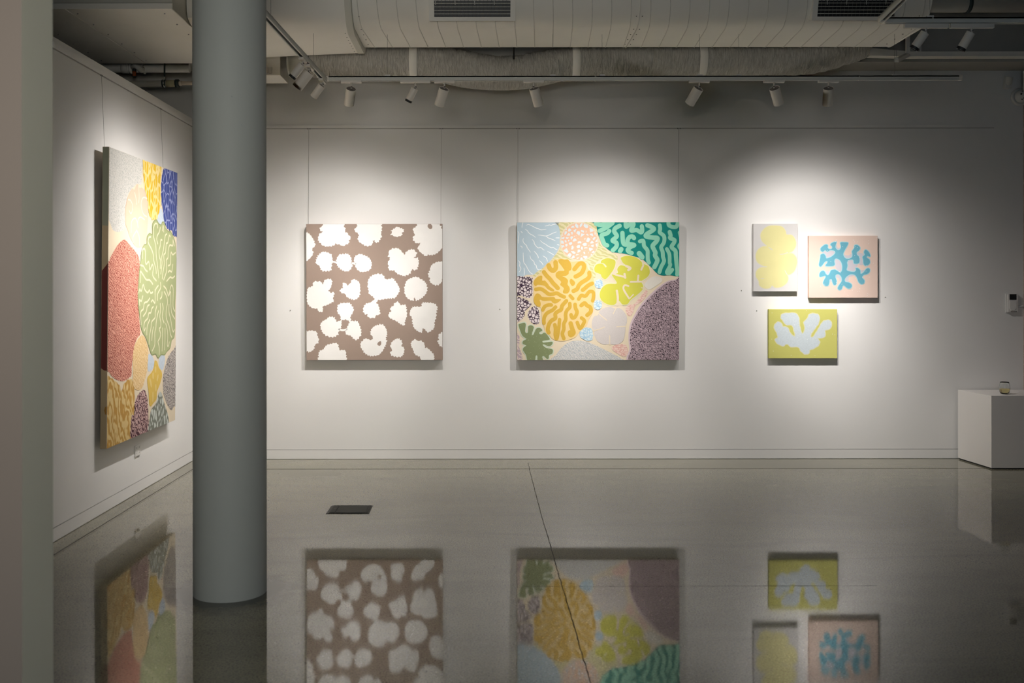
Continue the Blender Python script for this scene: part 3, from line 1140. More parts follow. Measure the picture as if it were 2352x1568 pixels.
PROFILE = ((6, 1.0), (12, 0.74), (18, 0.43), (24, 0.285), (30, 0.215), (36, 0.115), (42, 0.042), (50, 0.004), (62, 0.0))
PROTO = {'big': (0.0385, 0.135, False), 'small': (0.026, 0.105, True), 'small_plain': (0.028, 0.105, False)}
MESH = {}


def lamp(kind, pos, axis, label, along=0.0, adapter=0.128, light=None, aw=0.017, drop=0.052, deep=0.018):
    """pos: point on the underside of the track; axis: the way the head points"""
    r, L, rim = PROTO[kind]
    root = empty('track_spotlight', pos, label, 'spotlight', 'spotlights on the lighting tracks')
    key = ('adapter', round(adapter, 3), aw, deep)
    mats = Matrix.Rotation(along, 4, 'Z')

    def get(key, build):
        if key not in MESH:
            MESH[key] = build()
            COL_o = MESH[key]
            for o in COL_o:
                COL.objects.unlink(o)
        return [share(o, root) for o in MESH[key]]

    def mk():
        return [mbox('track_adapter', (-adapter / 2, -aw, -deep), (adapter / 2, aw, -0.001), M['lamp_white'], None, 0.003)]
    for o in get(key, mk):
        o.matrix_local = mats

    def mk2():
        return [mlathe('stem', [(0, -drop - 0.008), (0.0065, -drop - 0.008), (0.0065, -0.018), (0, -0.018)], M['lamp_white'], None, 14)]
    get(('stem', drop), mk2)
    axis = Vector(axis).normalized()
    q = axis.to_track_quat('-Z', 'Y').to_matrix().to_4x4()
    mh = Matrix.Translation((0, 0, -drop)) @ q
    for o in get(kind, lambda: head_meshes(r, L, rim)):
        o.matrix_local = mh

    def mk3():
        return [mbox('yoke', (-0.006, -0.006, -0.016), (0.006, 0.006, 0.010), M['lamp_top'], None, 0.002)]
    for o in get('yoke', mk3):
        o.matrix_local = mh
    if light:
        w, size, blend = light
        ld_ = bpy.data.lights.new('spot_beam', 'SPOT')
        ld_.energy = w
        ld_.color = SPOT_COL
        ld_.spot_size = R(size)
        ld_.spot_blend = blend
        ld_.shadow_soft_size = 0.018
        # reflector profile: bright core, weaker spill
        ld_.use_nodes = True
        nt_ = ld_.node_tree
        em = nt_.nodes['Emission']
        tc = nt_.nodes.new('ShaderNodeTexCoord')
        sx = nt_.nodes.new('ShaderNodeSeparateXYZ')
        nt_.links.new(tc.outputs['Normal'], sx.inputs[0])
        ab = nt_.nodes.new('ShaderNodeMath')
        ab.operation = 'ABSOLUTE'
        nt_.links.new(sx.outputs['Z'], ab.inputs[0])
        ac = nt_.nodes.new('ShaderNodeMath')
        ac.operation = 'ARCCOSINE'
        nt_.links.new(ab.outputs[0], ac.inputs[0])
        cv = nt_.nodes.new('ShaderNodeFloatCurve')
        cv.mapping.curves[0].points[0].location = (0, 1.0)
        cv.mapping.curves[0].points[1].location = (1, 0.0)
        for dg, v in PROFILE:
            cv.mapping.curves[0].points.new(R(dg), v)
        cv.mapping.update()
        nt_.links.new(ac.outputs[0], cv.inputs['Value'])
        nt_.links.new(cv.outputs[0], em.inputs['Strength'])
        lo = bpy.data.objects.new('spot_beam', ld_)
        COL.objects.link(lo)
        lo.parent = root
        lo.matrix_local = mh @ Matrix.Translation((0, 0, -0.012 - L - 0.004))
    return root


TZ = ZT - 0.006


def aim(px, tx_wall, tz):
    """direction from a lamp on the back track to a spot on the back wall"""
    p = Vector((tx(px), YT, TZ - 0.05))
    return Vector((tx_wall, YW, tz)) - p


def wx(px):
    return at(px, 600, YW).x


BEAM = (SPOT_W, 172, 0.1)
for kind, px, tgt, tz, ad, lt, label in (
        ('big', 807, wx(735), 1.40, 0.155, (SPOT_W * 0.72, 172, 0.1), 'upright cylinder spotlight, first on the long track right of the column'),
        ('big', 1021, wx(826), 0.78, 0.155, (SPOT_W * 1.03, 172, 0.1), 'cylinder spotlight leaning left on the long track, above the right edge of the brown painting'),
        ('big', 1226, wx(1425), 0.56, 0.155, (SPOT_W * 1.06, 172, 0.1), 'cylinder spotlight on the long track above the left edge of the large colourful painting'),
        ('big', 1606, wx(1282), 1.17, 0.155, (SPOT_W * 0.96, 172, 0.1), 'cylinder spotlight leaning left above the right edge of the large colourful painting'),
        ('big', 1778, wx(1944), 1.02, 0.155, (SPOT_W * 0.90, 172, 0.1), 'cylinder spotlight on the long track above the yellow cloud painting'),
        ('big', 1903, wx(1872), 1.19, 0.155, (SPOT_W * 1.02, 172, 0.1), 'last cylinder spotlight at the right end of the long track')):
    lamp(kind, (tx(px), YT, TZ), aim(px, tgt, tz), label, 0, ad, lt)
lamp('small', (tx(954), YT, TZ), (-0.55, 0.25, -1.0), 'small spotlight with a black rim on the long track, above the brown painting', 0, 0.23, (SPOT_W * 0.25, 172, 0.1))


def on_left(px, py):
    """point of the left track's underside seen at that height in the picture"""
    t = (ZT - 0.008 - EYE) / ray(px, py).z
    p = Vector((0, 0, EYE)) + ray(px, py) * t
    k = (p.y - la.y) / (lb.y - la.y)
    return la.lerp(lb, k)


rzl = math.atan2((lb - la).y, (lb - la).x)
LB = (SPOT_W * 0.95, 172, 0.1)
p = on_left(690, 130)
lamp('small', p + Vector((0, 0, -0.002)), (-0.85, 0.12, -1.0), 'small black-rimmed spotlight nearest the column on the left track', rzl, 0.13, (SPOT_W * 0.7, 172, 0.1), drop=0.034)
p = on_left(708, 147)
lamp('big', p + Vector((0, 0, -0.002)), Vector((XL, 7.3, 1.45)) - p, 'large cylinder spotlight aimed left in the middle of the left track', rzl, 0.155, LB, drop=0.034)
p = on_left(738, 179)
lamp('small_plain', p + Vector((0, 0, -0.002)), Vector((XL, 7.95, 1.4)) - p, 'small cylinder spotlight at the far end of the left track, by the corner', rzl, 0.155, (SPOT_W * 0.7, 172, 0.1), drop=0.034)
for px, dx, label in ((2127, -0.62, 'small black-rimmed spotlight, left of the pair in the upper right'), (2232, -0.50, 'small black-rimmed spotlight, right of the pair in the upper right')):
    q = at(px, 54, 5.97)
    lamp('small', (q.x, 5.97, ra.z - 0.001), (dx, 0.32, -1.0), label, 0, 0.262, None, 0.012, 0.046, 0.028)

# ------------------------------------------------------------------ paintings
def clip_rect(poly, x0, x1, y0, y1):
    def cut(pts, inside, inter):
        out = []
        for i in range(len(pts)):
            a, b = pts[i - 1], pts[i]
            ia, ib = inside(a), inside(b)
            if ib:
                if not ia:
                    out.append(inter(a, b))
                out.append(b)
            elif ia:
                out.append(inter(a, b))
        return out

    def lx(v):
        return lambda a, b: (v, a[1] + (b[1] - a[1]) * (v - a[0]) / (b[0] - a[0]))

    def ly(v):
        return lambda a, b: (a[0] + (b[0] - a[0]) * (v - a[1]) / (b[1] - a[1]), v)
    p = poly
    for ins, it in ((lambda q: q[0] >= x0, lx(x0)), (lambda q: q[0] <= x1, lx(x1)), (lambda q: q[1] >= y0, ly(y0)), (lambda q: q[1] <= y1, ly(y1))):
        if len(p) < 3:
            return []
        p = cut(p, ins, it)
    return p


class Painting:
    """a stretched canvas; painted shapes are flat paint films on its face, drawn in the canvas's own metres"""

    def __init__(s, name, label, base, rz, lean, w, h, thick, side_mat, face_mat):
        s.root = empty(name, base, label, 'painting')
        s.root.rotation_euler = (lean, 0, rz)
        s.Mw = Matrix.Translation(base) @ Matrix.Rotation(rz, 4, 'Z') @ Matrix.Rotation(lean, 4, 'X')
        s.Mi = s.Mw.inverted()
        s.w, s.h, s.t = w, h, thick
        bm = bmesh.new()
        box(bm, (-w / 2, -thick, 0), (w / 2, 0, h), 0.0025)
        for f in bm.faces:
            c = f.calc_center_median()
            f.material_index = 1 if c.y < -thick + 0.0015 else 0
        link('canvas', bm, None, s.root, False, [side_mat, face_mat])
        bm = bmesh.new()
        b = 0.03
        for lo, hi in (((-w / 2 + b, 0, b), (-w / 2 + 2 * b, 0.008, h - b)), ((w / 2 - 2 * b, 0, b), (w / 2 - b, 0.008, h - b)),
                       ((-w / 2 + b, 0, h - 2 * b), (w / 2 - b, 0.008, h - b)), ((-w / 2 + b, 0, b), (w / 2 - b, 0.008, 2 * b))):
            box(bm, lo, hi)
        link('stretcher_bars', bm, M['pipe_cream'], s.root)

    def loc(s, px, py):
        """where the canvas face shows the picture point"""
        o = s.Mi @ Vector((0, 0, EYE))
        d = (s.Mi.to_3x3() @ ray(px, py))
        k = (-s.t - o.y) / d.y
        q = o + d * k
        return (q.x, q.z)

    def film(s, name, polys, mat, layer, parent=None):
        y = -s.t - 0.0005 * layer
        e = 0.0012
        cl_ = [c for c in (clip_rect(p, -s.w / 2 + e, s.w / 2 - e, e, s.h - e) for p in polys) if len(c) >= 3]
        bm = bmesh.new()
        if len(cl_) == 1:
            pts, tris = cl_[0], tessellate_polygon([[Vector((a, b, 0)) for a, b in cl_[0]]])
        else:                           # union of all pieces, so that no two faces share a place
            vin, fin = [], []
            for c in cl_:
                if sum(c[i - 1][0] * c[i][1] - c[i][0] * c[i - 1][1] for i in range(len(c))) < 0:
                    c = c[::-1]
                fin.append(list(range(len(vin), len(vin) + len(c))))
                vin += [Vector(q) for q in c]
            vo, _, fo, _, _, _ = delaunay_2d_cdt(vin, [], fin, 0, 1e-6)
            pts = [(v.x, v.y) for v in vo]
            bb = [(min(q[0] for q in c), max(q[0] for q in c), min(q[1] for q in c), max(q[1] for q in c), c) for c in cl_]

            def covered(x, z):
                for x0, x1, z0, z1, c in bb:
                    if x0 < x < x1 and z0 < z < z1:
                        ins = False
                        for i in range(len(c)):
                            (ax, az), (bx, bz) = c[i - 1], c[i]
                            if (az > z) != (bz > z) and x < (bx - ax) * (z - az) / (bz - az) + ax:
                                ins = not ins
                        if ins:
                            return True
                return False
            tris = []
            for f in fo:
                if covered(sum(pts[i][0] for i in f) / len(f), sum(pts[i][1] for i in f) / len(f)):
                    tris.append(f)
        vs = [bm.verts.new((a, y, b)) for a, b in pts]
        for tri in tris:
            try:
                f = bm.faces.new([vs[i] for i in tri])
                f.normal_update()
                if f.normal.y > 0:
                    f.normal_flip()
            except ValueError:
                pass
        bmesh.ops.delete(bm, geom=[v for v in bm.verts if not v.link_faces], context='VERTS')
        o = bpy.data.objects
        me = bpy.data.meshes.new(name)
        bm.to_mesh(me)
        bm.free()
        me.materials.append(mat)
        ob = bpy.data.objects.new(name, me)
        COL.objects.link(ob)
        ob.parent = parent or s.root
        return ob

    def shape(s, pts, conv, per=5, serr=None, close=True):
        q = [s.loc(*conv(*p)) for p in pts]
        q = catmull(q, per, True) if per > 1 else q
        if serr:
            amp, wl, seed = serr
            # resample evenly and push the outline in and out
            L = []
            n = len(q)
            for i in range(n):
                a, b = Vector(q[i]), Vector(q[(i + 1) % n])
                m = max(1, int((b - a).length / (wl / 4)))
                L += [a.lerp(b, k / m) for k in range(m)]
            out = []
            rnd = random.Random(seed)
            ph = 0.0
            n = len(L)
            rate = 1.0
            for i, p in enumerate(L):
                d = L[(i + 2) % n] - L[i - 2]
                nr = Vector((d.y, -d.x))
                if nr.length > 0:
                    nr.normalize()
                ph += 2 * PI / 4 * rate * 0.98
                if i % 4 == 0:
                    rate = rnd.uniform(0.7, 1.15)
                    av = amp * rnd.uniform(0.3, 1.25)
                out.append(tuple(p + nr * av * (abs(math.sin(ph / 2)) * 2 - 1)))
            q = out
        return q

    def stroke(s, pts, conv, w, per=6, taper=0.0):
        """round-ended brush stroke of width w metres -> convex pieces"""
        q = [Vector(s.loc(*conv(*p))) for p in pts]
        q = [Vector(v) for v in catmull([tuple(v) for v in q], per)]
        out = []
        n = len(q)

        def rad(i):
            if taper:
                return w / 2 * (1 - taper * abs(2 * i / (n - 1) - 1) ** 3)
            return w / 2
        for i, p in enumerate(q):
            r = rad(i)
            out.append([(p.x + r * math.cos(2 * PI * k / 14), p.y + r * math.sin(2 * PI * k / 14)) for k in range(14)])
        for i in range(n - 1):
            a, b = q[i], q[i + 1]
            d = b - a
            if d.length < 1e-6:
                continue
            nr = Vector((-d.y, d.x)).normalized()
            ra_, rb_ = rad(i), rad(i + 1)
            out.append([tuple(a + nr * ra_), tuple(a - nr * ra_), tuple(b - nr * rb_), tuple(b + nr * rb_)])
        return out

    def closed_stroke(s, q, w):
        out = []
        n = len(q)
        for i in range(n):
            a, b = Vector(q[i]), Vector(q[(i + 1) % n])
            d = b - a
            if d.length < 1e-6:
                continue
            nr = Vector((-d.y, d.x)).normalized() * w / 2
            out.append([tuple(a + nr), tuple(a - nr), tuple(b - nr), tuple(b + nr)])
            out.append([(a.x + w / 2 * math.cos(2 * PI * k / 10), a.y + w / 2 * math.sin(2 * PI * k / 10)) for k in range(10)])
        return out

    def ell(s, cx, cy, rx, ry, conv, n=40):
        return [s.loc(*conv(cx + rx * math.cos(2 * PI * k / n), cy + ry * math.sin(2 * PI * k / n))) for k in range(n)]


def crop(x0, y0, sc):
    return lambda x, y: (x0 + x / sc, y0 + y / sc)


def flat(name, r, g_, b, k=0.80, **kw):
    c = srgb(r, g_, b)
    return paint(name, tuple(v * k for v in c[:3]) + (1,), 0.65, 0.25, kw.pop('vary', 0.03), kw.pop('scale', 6), kw.pop('bump', 0.05), 0, 500)


def C(r, g_, b, k=0.81):
    c = srgb(r, g_, b)
    return tuple(v * k for v in c[:3]) + (1,)


def hang_on_back(px0, px1, py0, py1, gap, thick, lean):
    """base point and size of a canvas on the back wall that fills those picture columns and rows"""
    Yf = YW - gap - thick
    a, b = at(px0, py1, Yf), at(px1, py1, Yf)
    h = (at(px0, py0, Yf).z - a.z)
    return Vector(((a.x + b.x) / 2, YW - gap, a.z)), b.x - a.x, h


# ---- brown canvas with white ragged blobs
base, w_, h_ = hang_on_back(704, 1016.5, 514.5, 827, 0.016, 0.038, 0)
m_brown = flat('brown_ground', 170, 149, 136, 0.82)
m_white = flat('thick_white_paint', 250, 247, 243, 0.88, bump=0.0)
nt = m_white.node_tree
P1 = Painting('brown_blob_painting', 'square brown canvas with ragged white blobs, first on the back wall beside the column', base, 0, R(0.7), w_, h_, 0.038, m_brown, m_brown)
H = crop(660, 490, 4.2375)
BL = [
    [(360, 70), (345, 120), (318, 140), (322, 165), (345, 180), (320, 195), (305, 220), (300, 250), (318, 285), (345, 308), (375, 320), (400, 320), (440, 315), (470, 295), (500, 300), (540, 315), (575, 300), (600, 285), (598, 262), (615, 245), (600, 215), (580, 190), (558, 170), (565, 150), (550, 120), (540, 70)],
    [(150, 170), (185, 182), (200, 185), (230, 215), (250, 245), (270, 290), (268, 320), (240, 350), (255, 375), (240, 415), (222, 435), (200, 455), (150, 470)],
    [(700, 70), (680, 125), (655, 155), (665, 180), (690, 195), (695, 225), (685, 245), (700, 275), (735, 300), (780, 318), (815, 310), (830, 290), (835, 265), (850, 260), (855, 280), (880, 280), (895, 262), (915, 225), (912, 190), (920, 150), (915, 120), (900, 70)],
    [(1000, 205), (1020, 185), (1005, 170), (1030, 155), (1045, 140), (1075, 128), (1100, 140), (1125, 150), (1138, 165), (1120, 190), (1118, 210), (1090, 225), (1060, 228), (1030, 218)],
    [(1270, 70), (1262, 120), (1240, 140), (1222, 150), (1230, 180), (1240, 210), (1222, 240), (1230, 265), (1255, 290), (1285, 285), (1293, 300), (1270, 330), (1285, 365), (1310, 390), (1350, 415), (1370, 400), (1400, 405), (1450, 390), (1490, 355), (1510, 335), (1560, 335), (1560, 150), (1505, 150), (1490, 115), (1455, 98), (1450, 70)],
    [(275, 470), (285, 430), (310, 395), (345, 372), (390, 378), (425, 395), (438, 430), (440, 475), (430, 520), (425, 555), (380, 565), (330, 555), (310, 510), (280, 490)],
    [(475, 475), (485, 425), (505, 400), (545, 393), (590, 393), (620, 425), (628, 480), (633, 520), (600, 560), (565, 565), (520, 545), (490, 515)],
    [(650, 480), (652, 430), (680, 400), (720, 395), (760, 410), (800, 435), (822, 485), (815, 530), (790, 560), (720, 570), (690, 555), (665, 525)],
    [(1000, 350), (1050, 335), (1090, 345), (1115, 370), (1140, 395), (1160, 370), (1200, 348), (1240, 355), (1260, 385), (1255, 410), (1235, 435), (1270, 430), (1280, 480), (1270, 530), (1245, 555), (1215, 545), (1205, 575), (1190, 590), (1145, 610), (1100, 600), (1060, 585), (1045, 560), (990, 550), (980, 500), (978, 470), (1000, 440), (980, 420), (985, 385)],
    [(1560, 490), (1490, 470), (1440, 480), (1400, 510), (1385, 560), (1370, 600), (1390, 635), (1385, 660), (1420, 690), (1460, 697), (1500, 670), (1505, 640), (1560, 630)],
    [(190, 760), (205, 720), (245, 705), (250, 670), (285, 658), (320, 660), (345, 685), (360, 650), (395, 635), (435, 645), (435, 680), (420, 730), (405, 750), (420, 768), (450, 765), (458, 785), (445, 830), (455, 850), (430, 870), (380, 895), (345, 905), (350, 945), (320, 960), (300, 950), (290, 930), (240, 920), (200, 885), (188, 830)],
    [(510, 745), (540, 720), (535, 685), (560, 672), (585, 695), (610, 680), (630, 645), (665, 642), (700, 670), (708, 710), (710, 760), (700, 810), (660, 840), (620, 835), (575, 810), (565, 785), (530, 775)],
    [(780, 690), (790, 640), (820, 605), (880, 585), (930, 595), (955, 635), (975, 640), (1020, 628), (1055, 660), (1080, 700), (1095, 745), (1075, 790), (1040, 825), (975, 830), (920, 840), (885, 845), (870, 870), (890, 900), (905, 980), (870, 990), (850, 1015), (815, 1020), (780, 1005), (775, 985), (745, 975), (735, 930), (760, 880), (800, 868), (830, 850), (845, 825), (815, 800), (790, 770), (785, 730)],
    [(1135, 745), (1145, 690), (1165, 650), (1210, 625), (1250, 615), (1300, 635), (1345, 670), (1365, 730), (1350, 780), (1310, 825), (1255, 850), (1240, 820), (1225, 850), (1180, 835), (1150, 800)],
    [(980, 985), (1005, 950), (1000, 920), (1030, 895), (1050, 865), (1080, 860), (1105, 890), (1145, 885), (1160, 920), (1165, 990), (1150, 1040), (1140, 1090), (1105, 1080), (1070, 1055), (1040, 1040), (1000, 1020)],
    [(1190, 985), (1200, 935), (1230, 905), (1300, 905), (1310, 870), (1370, 865), (1440, 880), (1462, 910), (1455, 960), (1450, 1010), (1435, 1060), (1430, 1110), (1400, 1145), (1365, 1158), (1330, 1120), (1315, 1130), (1310, 1160), (1265, 1145), (1230, 1110), (1215, 1060), (1210, 1010)],
    [(485, 940), (490, 895), (520, 872), (570, 870), (610, 870), (645, 925), (640, 965), (618, 1000), (620, 1050), (600, 1062), (596, 1045), (560, 1035), (530, 1045), (522, 1060), (515, 1000), (490, 970)],
    [(320, 1110), (330, 1060), (375, 1030), (410, 1005), (460, 1010), (480, 1050), (515, 1040), (528, 1060), (525, 1110), (505, 1145), (495, 1180), (450, 1205), (400, 1200), (350, 1170)],
    [(560, 1150), (580, 1110), (600, 1065), (615, 1045), (640, 1045), (680, 1045), (705, 1090), (720, 1140), (715, 1190), (680, 1230), (650, 1228), (620, 1195), (580, 1180)],
    [(150, 1145), (190, 1142), (235, 1138), (285, 1150), (295, 1190), (308, 1230), (300, 1260), (270, 1280), (260, 1320), (220, 1350), (195, 1345), (150, 1330)],
    [(310, 1460), (302, 1390), (310, 1340), (350, 1320), (375, 1285), (430, 1265), (490, 1265), (510, 1325), (560, 1330), (572, 1370), (560, 1460)],
    [(710, 1290), (720, 1250), (760, 1215), (805, 1230), (828, 1222), (830, 1200), (808, 1170), (820, 1120), (870, 1085), (930, 1080), (965, 1130), (972, 1180), (960, 1220), (970, 1240), (945, 1310), (900, 1370), (850, 1388), (790, 1385), (740, 1345)],
    [(1000, 1300), (1010, 1260), (1040, 1230), (1080, 1215), (1115, 1240), (1120, 1270), (1110, 1285), (1138, 1310), (1135, 1360), (1110, 1395), (1060, 1398), (1010, 1380), (1000, 1350), (1020, 1325)],
    [(1200, 1280), (1215, 1240), (1245, 1222), (1270, 1240), (1300, 1235), (1335, 1265), (1340, 1300), (1365, 1310), (1400, 1340), (1430, 1385), (1415, 1460), (1310, 1440), (1290, 1400), (1240, 1370), (1220, 1320)],
    [(1560, 1150), (1500, 1160), (1470, 1190), (1475, 1220), (1465, 1250), (1490, 1290), (1515, 1300), (1560, 1300)]]
for i, b in enumerate(BL):
    P1.film('painted_blob', [P1.shape(b, H, 4, (0.0058, 0.0185, i))], m_white, 1)
P1.film('painted_link', P1.stroke([(425, 470), (455, 471), (482, 480)], H, 0.013) + P1.stroke([(622, 488), (640, 485), (662, 488)], H, 0.017)
        + P1.stroke([(505, 1128), (540, 1136), (580, 1128)], H, 0.018), m_white, 1)
for pts in ([(1370, 108), (1390, 100), (1410, 120), (1408, 145), (1385, 150), (1366, 130)], [(876, 1268), (890, 1248), (912, 1245), (912, 1275), (897, 1288), (880, 1280)]):
    P1.film('painted_hole', [P1.shape(pts, H, 4)], m_brown, 2)

# ---- large colourful canvas
base, w_, h_ = hang_on_back(1187.5, 1560, 510.5, 827, 0.016, 0.038, 0)
m_cream = flat('cream_ground', 238, 222, 194, 0.82)
P2 = Painting('coral_painting', 'large colourful canvas of coral shapes with a teal corner, middle of the back wall', base, 0, R(0.7), w_, h_, 0.038, flat('cream_edge', 205, 196, 176), m_cream)
FF, A, B, CC, D = crop(1150, 490, 4.2378), crop(1180, 500, 9.225), crop(1370, 500, 9.225), crop(1180, 660, 9.225), crop(1370, 660, 9.225)
pxm = 1 / (F / (YW - 0.054))        # metres per picture pixel on this canvas


def W_(cp):          # a width given in pixels of the 9.2x crops
    return cp / 9.225 * pxm


m_blue = flat('pale_blue_paint', 196, 216, 227)
m_line = flat('white_line_paint', 240, 242, 242, 0.92)
o = P2.film('pale_blue_coral', [P2.shape([(130, 60), (545, 60), (560, 110), (575, 160), (582, 230), (583, 280), (570, 330), (540, 390), (500, 440), (460, 490), (410, 530), (350, 570), (320, 595), (250, 598), (130, 608)], FF, 5)], m_blue, 1)
lines = [[(265, 160), (310, 140), (370, 165), (430, 195), (480, 220), (520, 230), (575, 255), (640, 250), (690, 242)], [(665, 175), (720, 165), (750, 150), (790, 160), (830, 145), (905, 130)],
         [(240, 240), (290, 275), (310, 310), (360, 350), (410, 375), (460, 415)], [(510, 365), (580, 370), (680, 385), (760, 360), (830, 325), (905, 300)], [(690, 390), (730, 425), (800, 450), (880, 485)],
         [(890, 425), (970, 425)], [(205, 435), (195, 480), (215, 535), (265, 580), (285, 630), (320, 680), (355, 730)], [(390, 460), (430, 505), (440, 555), (510, 635), (570, 630), (620, 670), (650, 685)],
         [(560, 480), (610, 525), (680, 565), (720, 595), (790, 630), (840, 630), (890, 665), (920, 668)], [(430, 705), (480, 760), (515, 820), (520, 855)], [(715, 712), (780, 745), (845, 785)],
         [(200, 740), (205, 860), (215, 950), (260, 1010), (300, 1090), (350, 1160), (405, 1195)], [(345, 800), (365, 870), (425, 925), (440, 980), (475, 1010), (495, 1080), (540, 1105), (580, 1090)],
         [(615, 805), (690, 855), (715, 925)], [(540, 905), (590, 950), (625, 1000)], [(95, 905), (130, 950), (125, 1020), (150, 1060), (145, 1110), (110, 1150)], [(90, 285), (110, 340), (100, 420), (95, 540)],
         [(215, 1060), (225, 1150), (215, 1220)], [(200, 80), (180, 150), (175, 210)], [(150, 285), (185, 320)], [(920, 565), (965, 580)], [(135, 598), (170, 610), (175, 645)]]
P2.film('white_lines', [q for l_ in lines for q in P2.stroke(l_, A, W_(15), 5, 0.4)], m_line, 2, o)
m_olive = pat_worm('olive_streaks', C(214, 208, 150), C(236, 226, 180), 9, 5, 0.3, 0.75, (1, 1, 2.2))
P2.film('olive_weed', [P2.shape([(545, 60), (925, 60), (940, 150), (950, 230), (970, 300), (1010, 340), (1060, 380), (1120, 400), (1140, 440), (1100, 480), (1000, 440), (930, 480), (920, 560), (925, 620), (890, 620), (870, 540), (830, 470), (640, 450), (560, 440), (480, 480), (400, 560), (340, 615), (315, 610), (340, 580), (410, 530), (470, 485), (520, 420), (575, 350), (590, 280), (580, 200), (565, 130)], FF, 4)], m_olive, 1)
P2.film('cream_halo', [P2.ell(765, 274, 190, 192, FF)], m_cream, 2)
m_peach = pat_cells('peach_cells', C(226, 236, 240), C(246, 200, 168), 27, 0.13, (1, 1, 1), 0.09)
P2.film('peach_disc', [P2.shape([(765 + 178 * math.cos(a) * (1 + 0.02 * math.sin(3 * a)), 273 + 180 * math.sin(a)) for a in [2 * PI * k / 24 for k in range(24)]], FF, 4, (0.003, 0.02, 5))], m_peach, 3)
m_teal = flat('teal_paint', 0, 134, 124, 0.9)
m_mint = flat('mint_paint', 146, 214, 186, 0.86)
tl = P2.film('teal_coral', [P2.shape([(920, 60), (1800, 60), (1800, 630), (1760, 618), (1700, 610), (1640, 600), (1585, 605), (1530, 590), (1480, 540), (1420, 480), (1370, 440), (1290, 415), (1200, 390), (1100, 378), (1060, 360), (1010, 320), (970, 260), (945, 190), (930, 110)], FF, 4)], m_teal, 4)
mint = [([(-10, 130), (90, 150), (190, 130), (330, 70)], 95), ([(70, 275), (150, 240), (250, 180), (340, 110)], 92), ([(270, 280), (220, 330), (110, 370), (130, 470), (170, 560), (225, 585)], 92),
        ([(490, 170), (400, 220), (375, 290), (430, 390), (340, 480), (420, 530), (420, 610), (345, 690)], 92), ([(550, 320), (555, 440), (570, 540), (620, 570), (720, 560), (800, 580), (720, 620), (660, 680), (700, 730), (745, 745)], 92),
        ([(795, 430), (760, 395), (700, 410), (660, 470), (660, 540)], 92), ([(620, 70), (630, 190), (740, 110), (785, 140), (735, 270), (850, 260), (940, 310), (970, 270), (960, 180)], 88),
        ([(1080, 160), (1180, 200), (1210, 250), (1060, 350), (1060, 400), (1200, 420), (1290, 430), (1270, 500), (1190, 590), (1220, 680), (1250, 740), (1240, 800), (1290, 900), (1225, 1045)], 94),
        ([(1340, 160), (1350, 240), (1340, 310), (1430, 390), (1430, 520), (1370, 620), (1400, 720), (1410, 830), (1430, 920), (1370, 1040), (1335, 1150)], 82),
        ([(1550, 300), (1570, 380), (1560, 430), (1650, 470), (1640, 530), (1590, 620), (1670, 700), (1680, 800), (1690, 900), (1700, 1010), (1715, 1120), (1710, 1200)], 86),
        ([(1490, 660), (1540, 760), (1550, 850), (1550, 950), (1560, 1010), (1490, 1150), (1535, 1180), (1605, 1100)], 78), ([(920, 500), (990, 490), (1010, 600), (1080, 690), (1085, 800), (1090, 890), (1110, 950)], 84),
        ([(905, 755), (955, 820), (965, 835)], 108), ([(525, 665), (500, 705)], 98), ([(1530, 50), (1530, 150), (1600, 190), (1690, 190), (1720, 120), (1720, 50)], 84), ([(1760, 310), (1800, 500), (1750, 600), (1800, 680)], 78)]
P2.film('mint_strands', [q for l_, w in mint for q in P2.stroke(l_, B, W_(w), 6)], m_mint, 5, tl)
m_goldbg = flat('light_gold_paint', 245, 215, 152)
m_gold = pat_dots('gold_paint', C(221, 180, 72), C(206, 160, 60), 120, 0.12)
gb = P2.film('gold_coral', [P2.shape([(440, 500), (480, 470), (560, 440), (640, 448), (690, 470), (760, 465), (830, 480), (850, 540), (888, 570), (908, 660), (920, 740), (922, 800), (908, 860), (898, 960), (855, 1040), (832, 1100), (770, 1150), (725, 1205), (640, 1238), (570, 1242), (510, 1225), (475, 1190), (437, 1160), (418, 1090), (398, 1000), (390, 920), (335, 890), (318, 820), (322, 740), (318, 660), (365, 600), (398, 560)], FF, 4)], m_goldbg, 4)
gs = []
for l_, w in (([(740, 1010), (770, 1080), (835, 1120), (890, 1060), (885, 945)], 98), ([(1285, 1090), (1380, 980), (1460, 970), (1490, 1040), (1450, 1150), (1380, 1210), (1310, 1245)], 92), ([(640, 1150), (700, 1230), (770, 1300), (830, 1380), (900, 1450), (935, 1490)], 88),
              ([(1600, 1165), (1600, 1250), (1540, 1310), (1440, 1370), (1380, 1430), (1340, 1510), (1265, 1550)], 88), ([(1660, 1390), (1580, 1430), (1500, 1500), (1460, 1530)], 84)):
    gs += P2.stroke(l_, A, W_(w), 6)
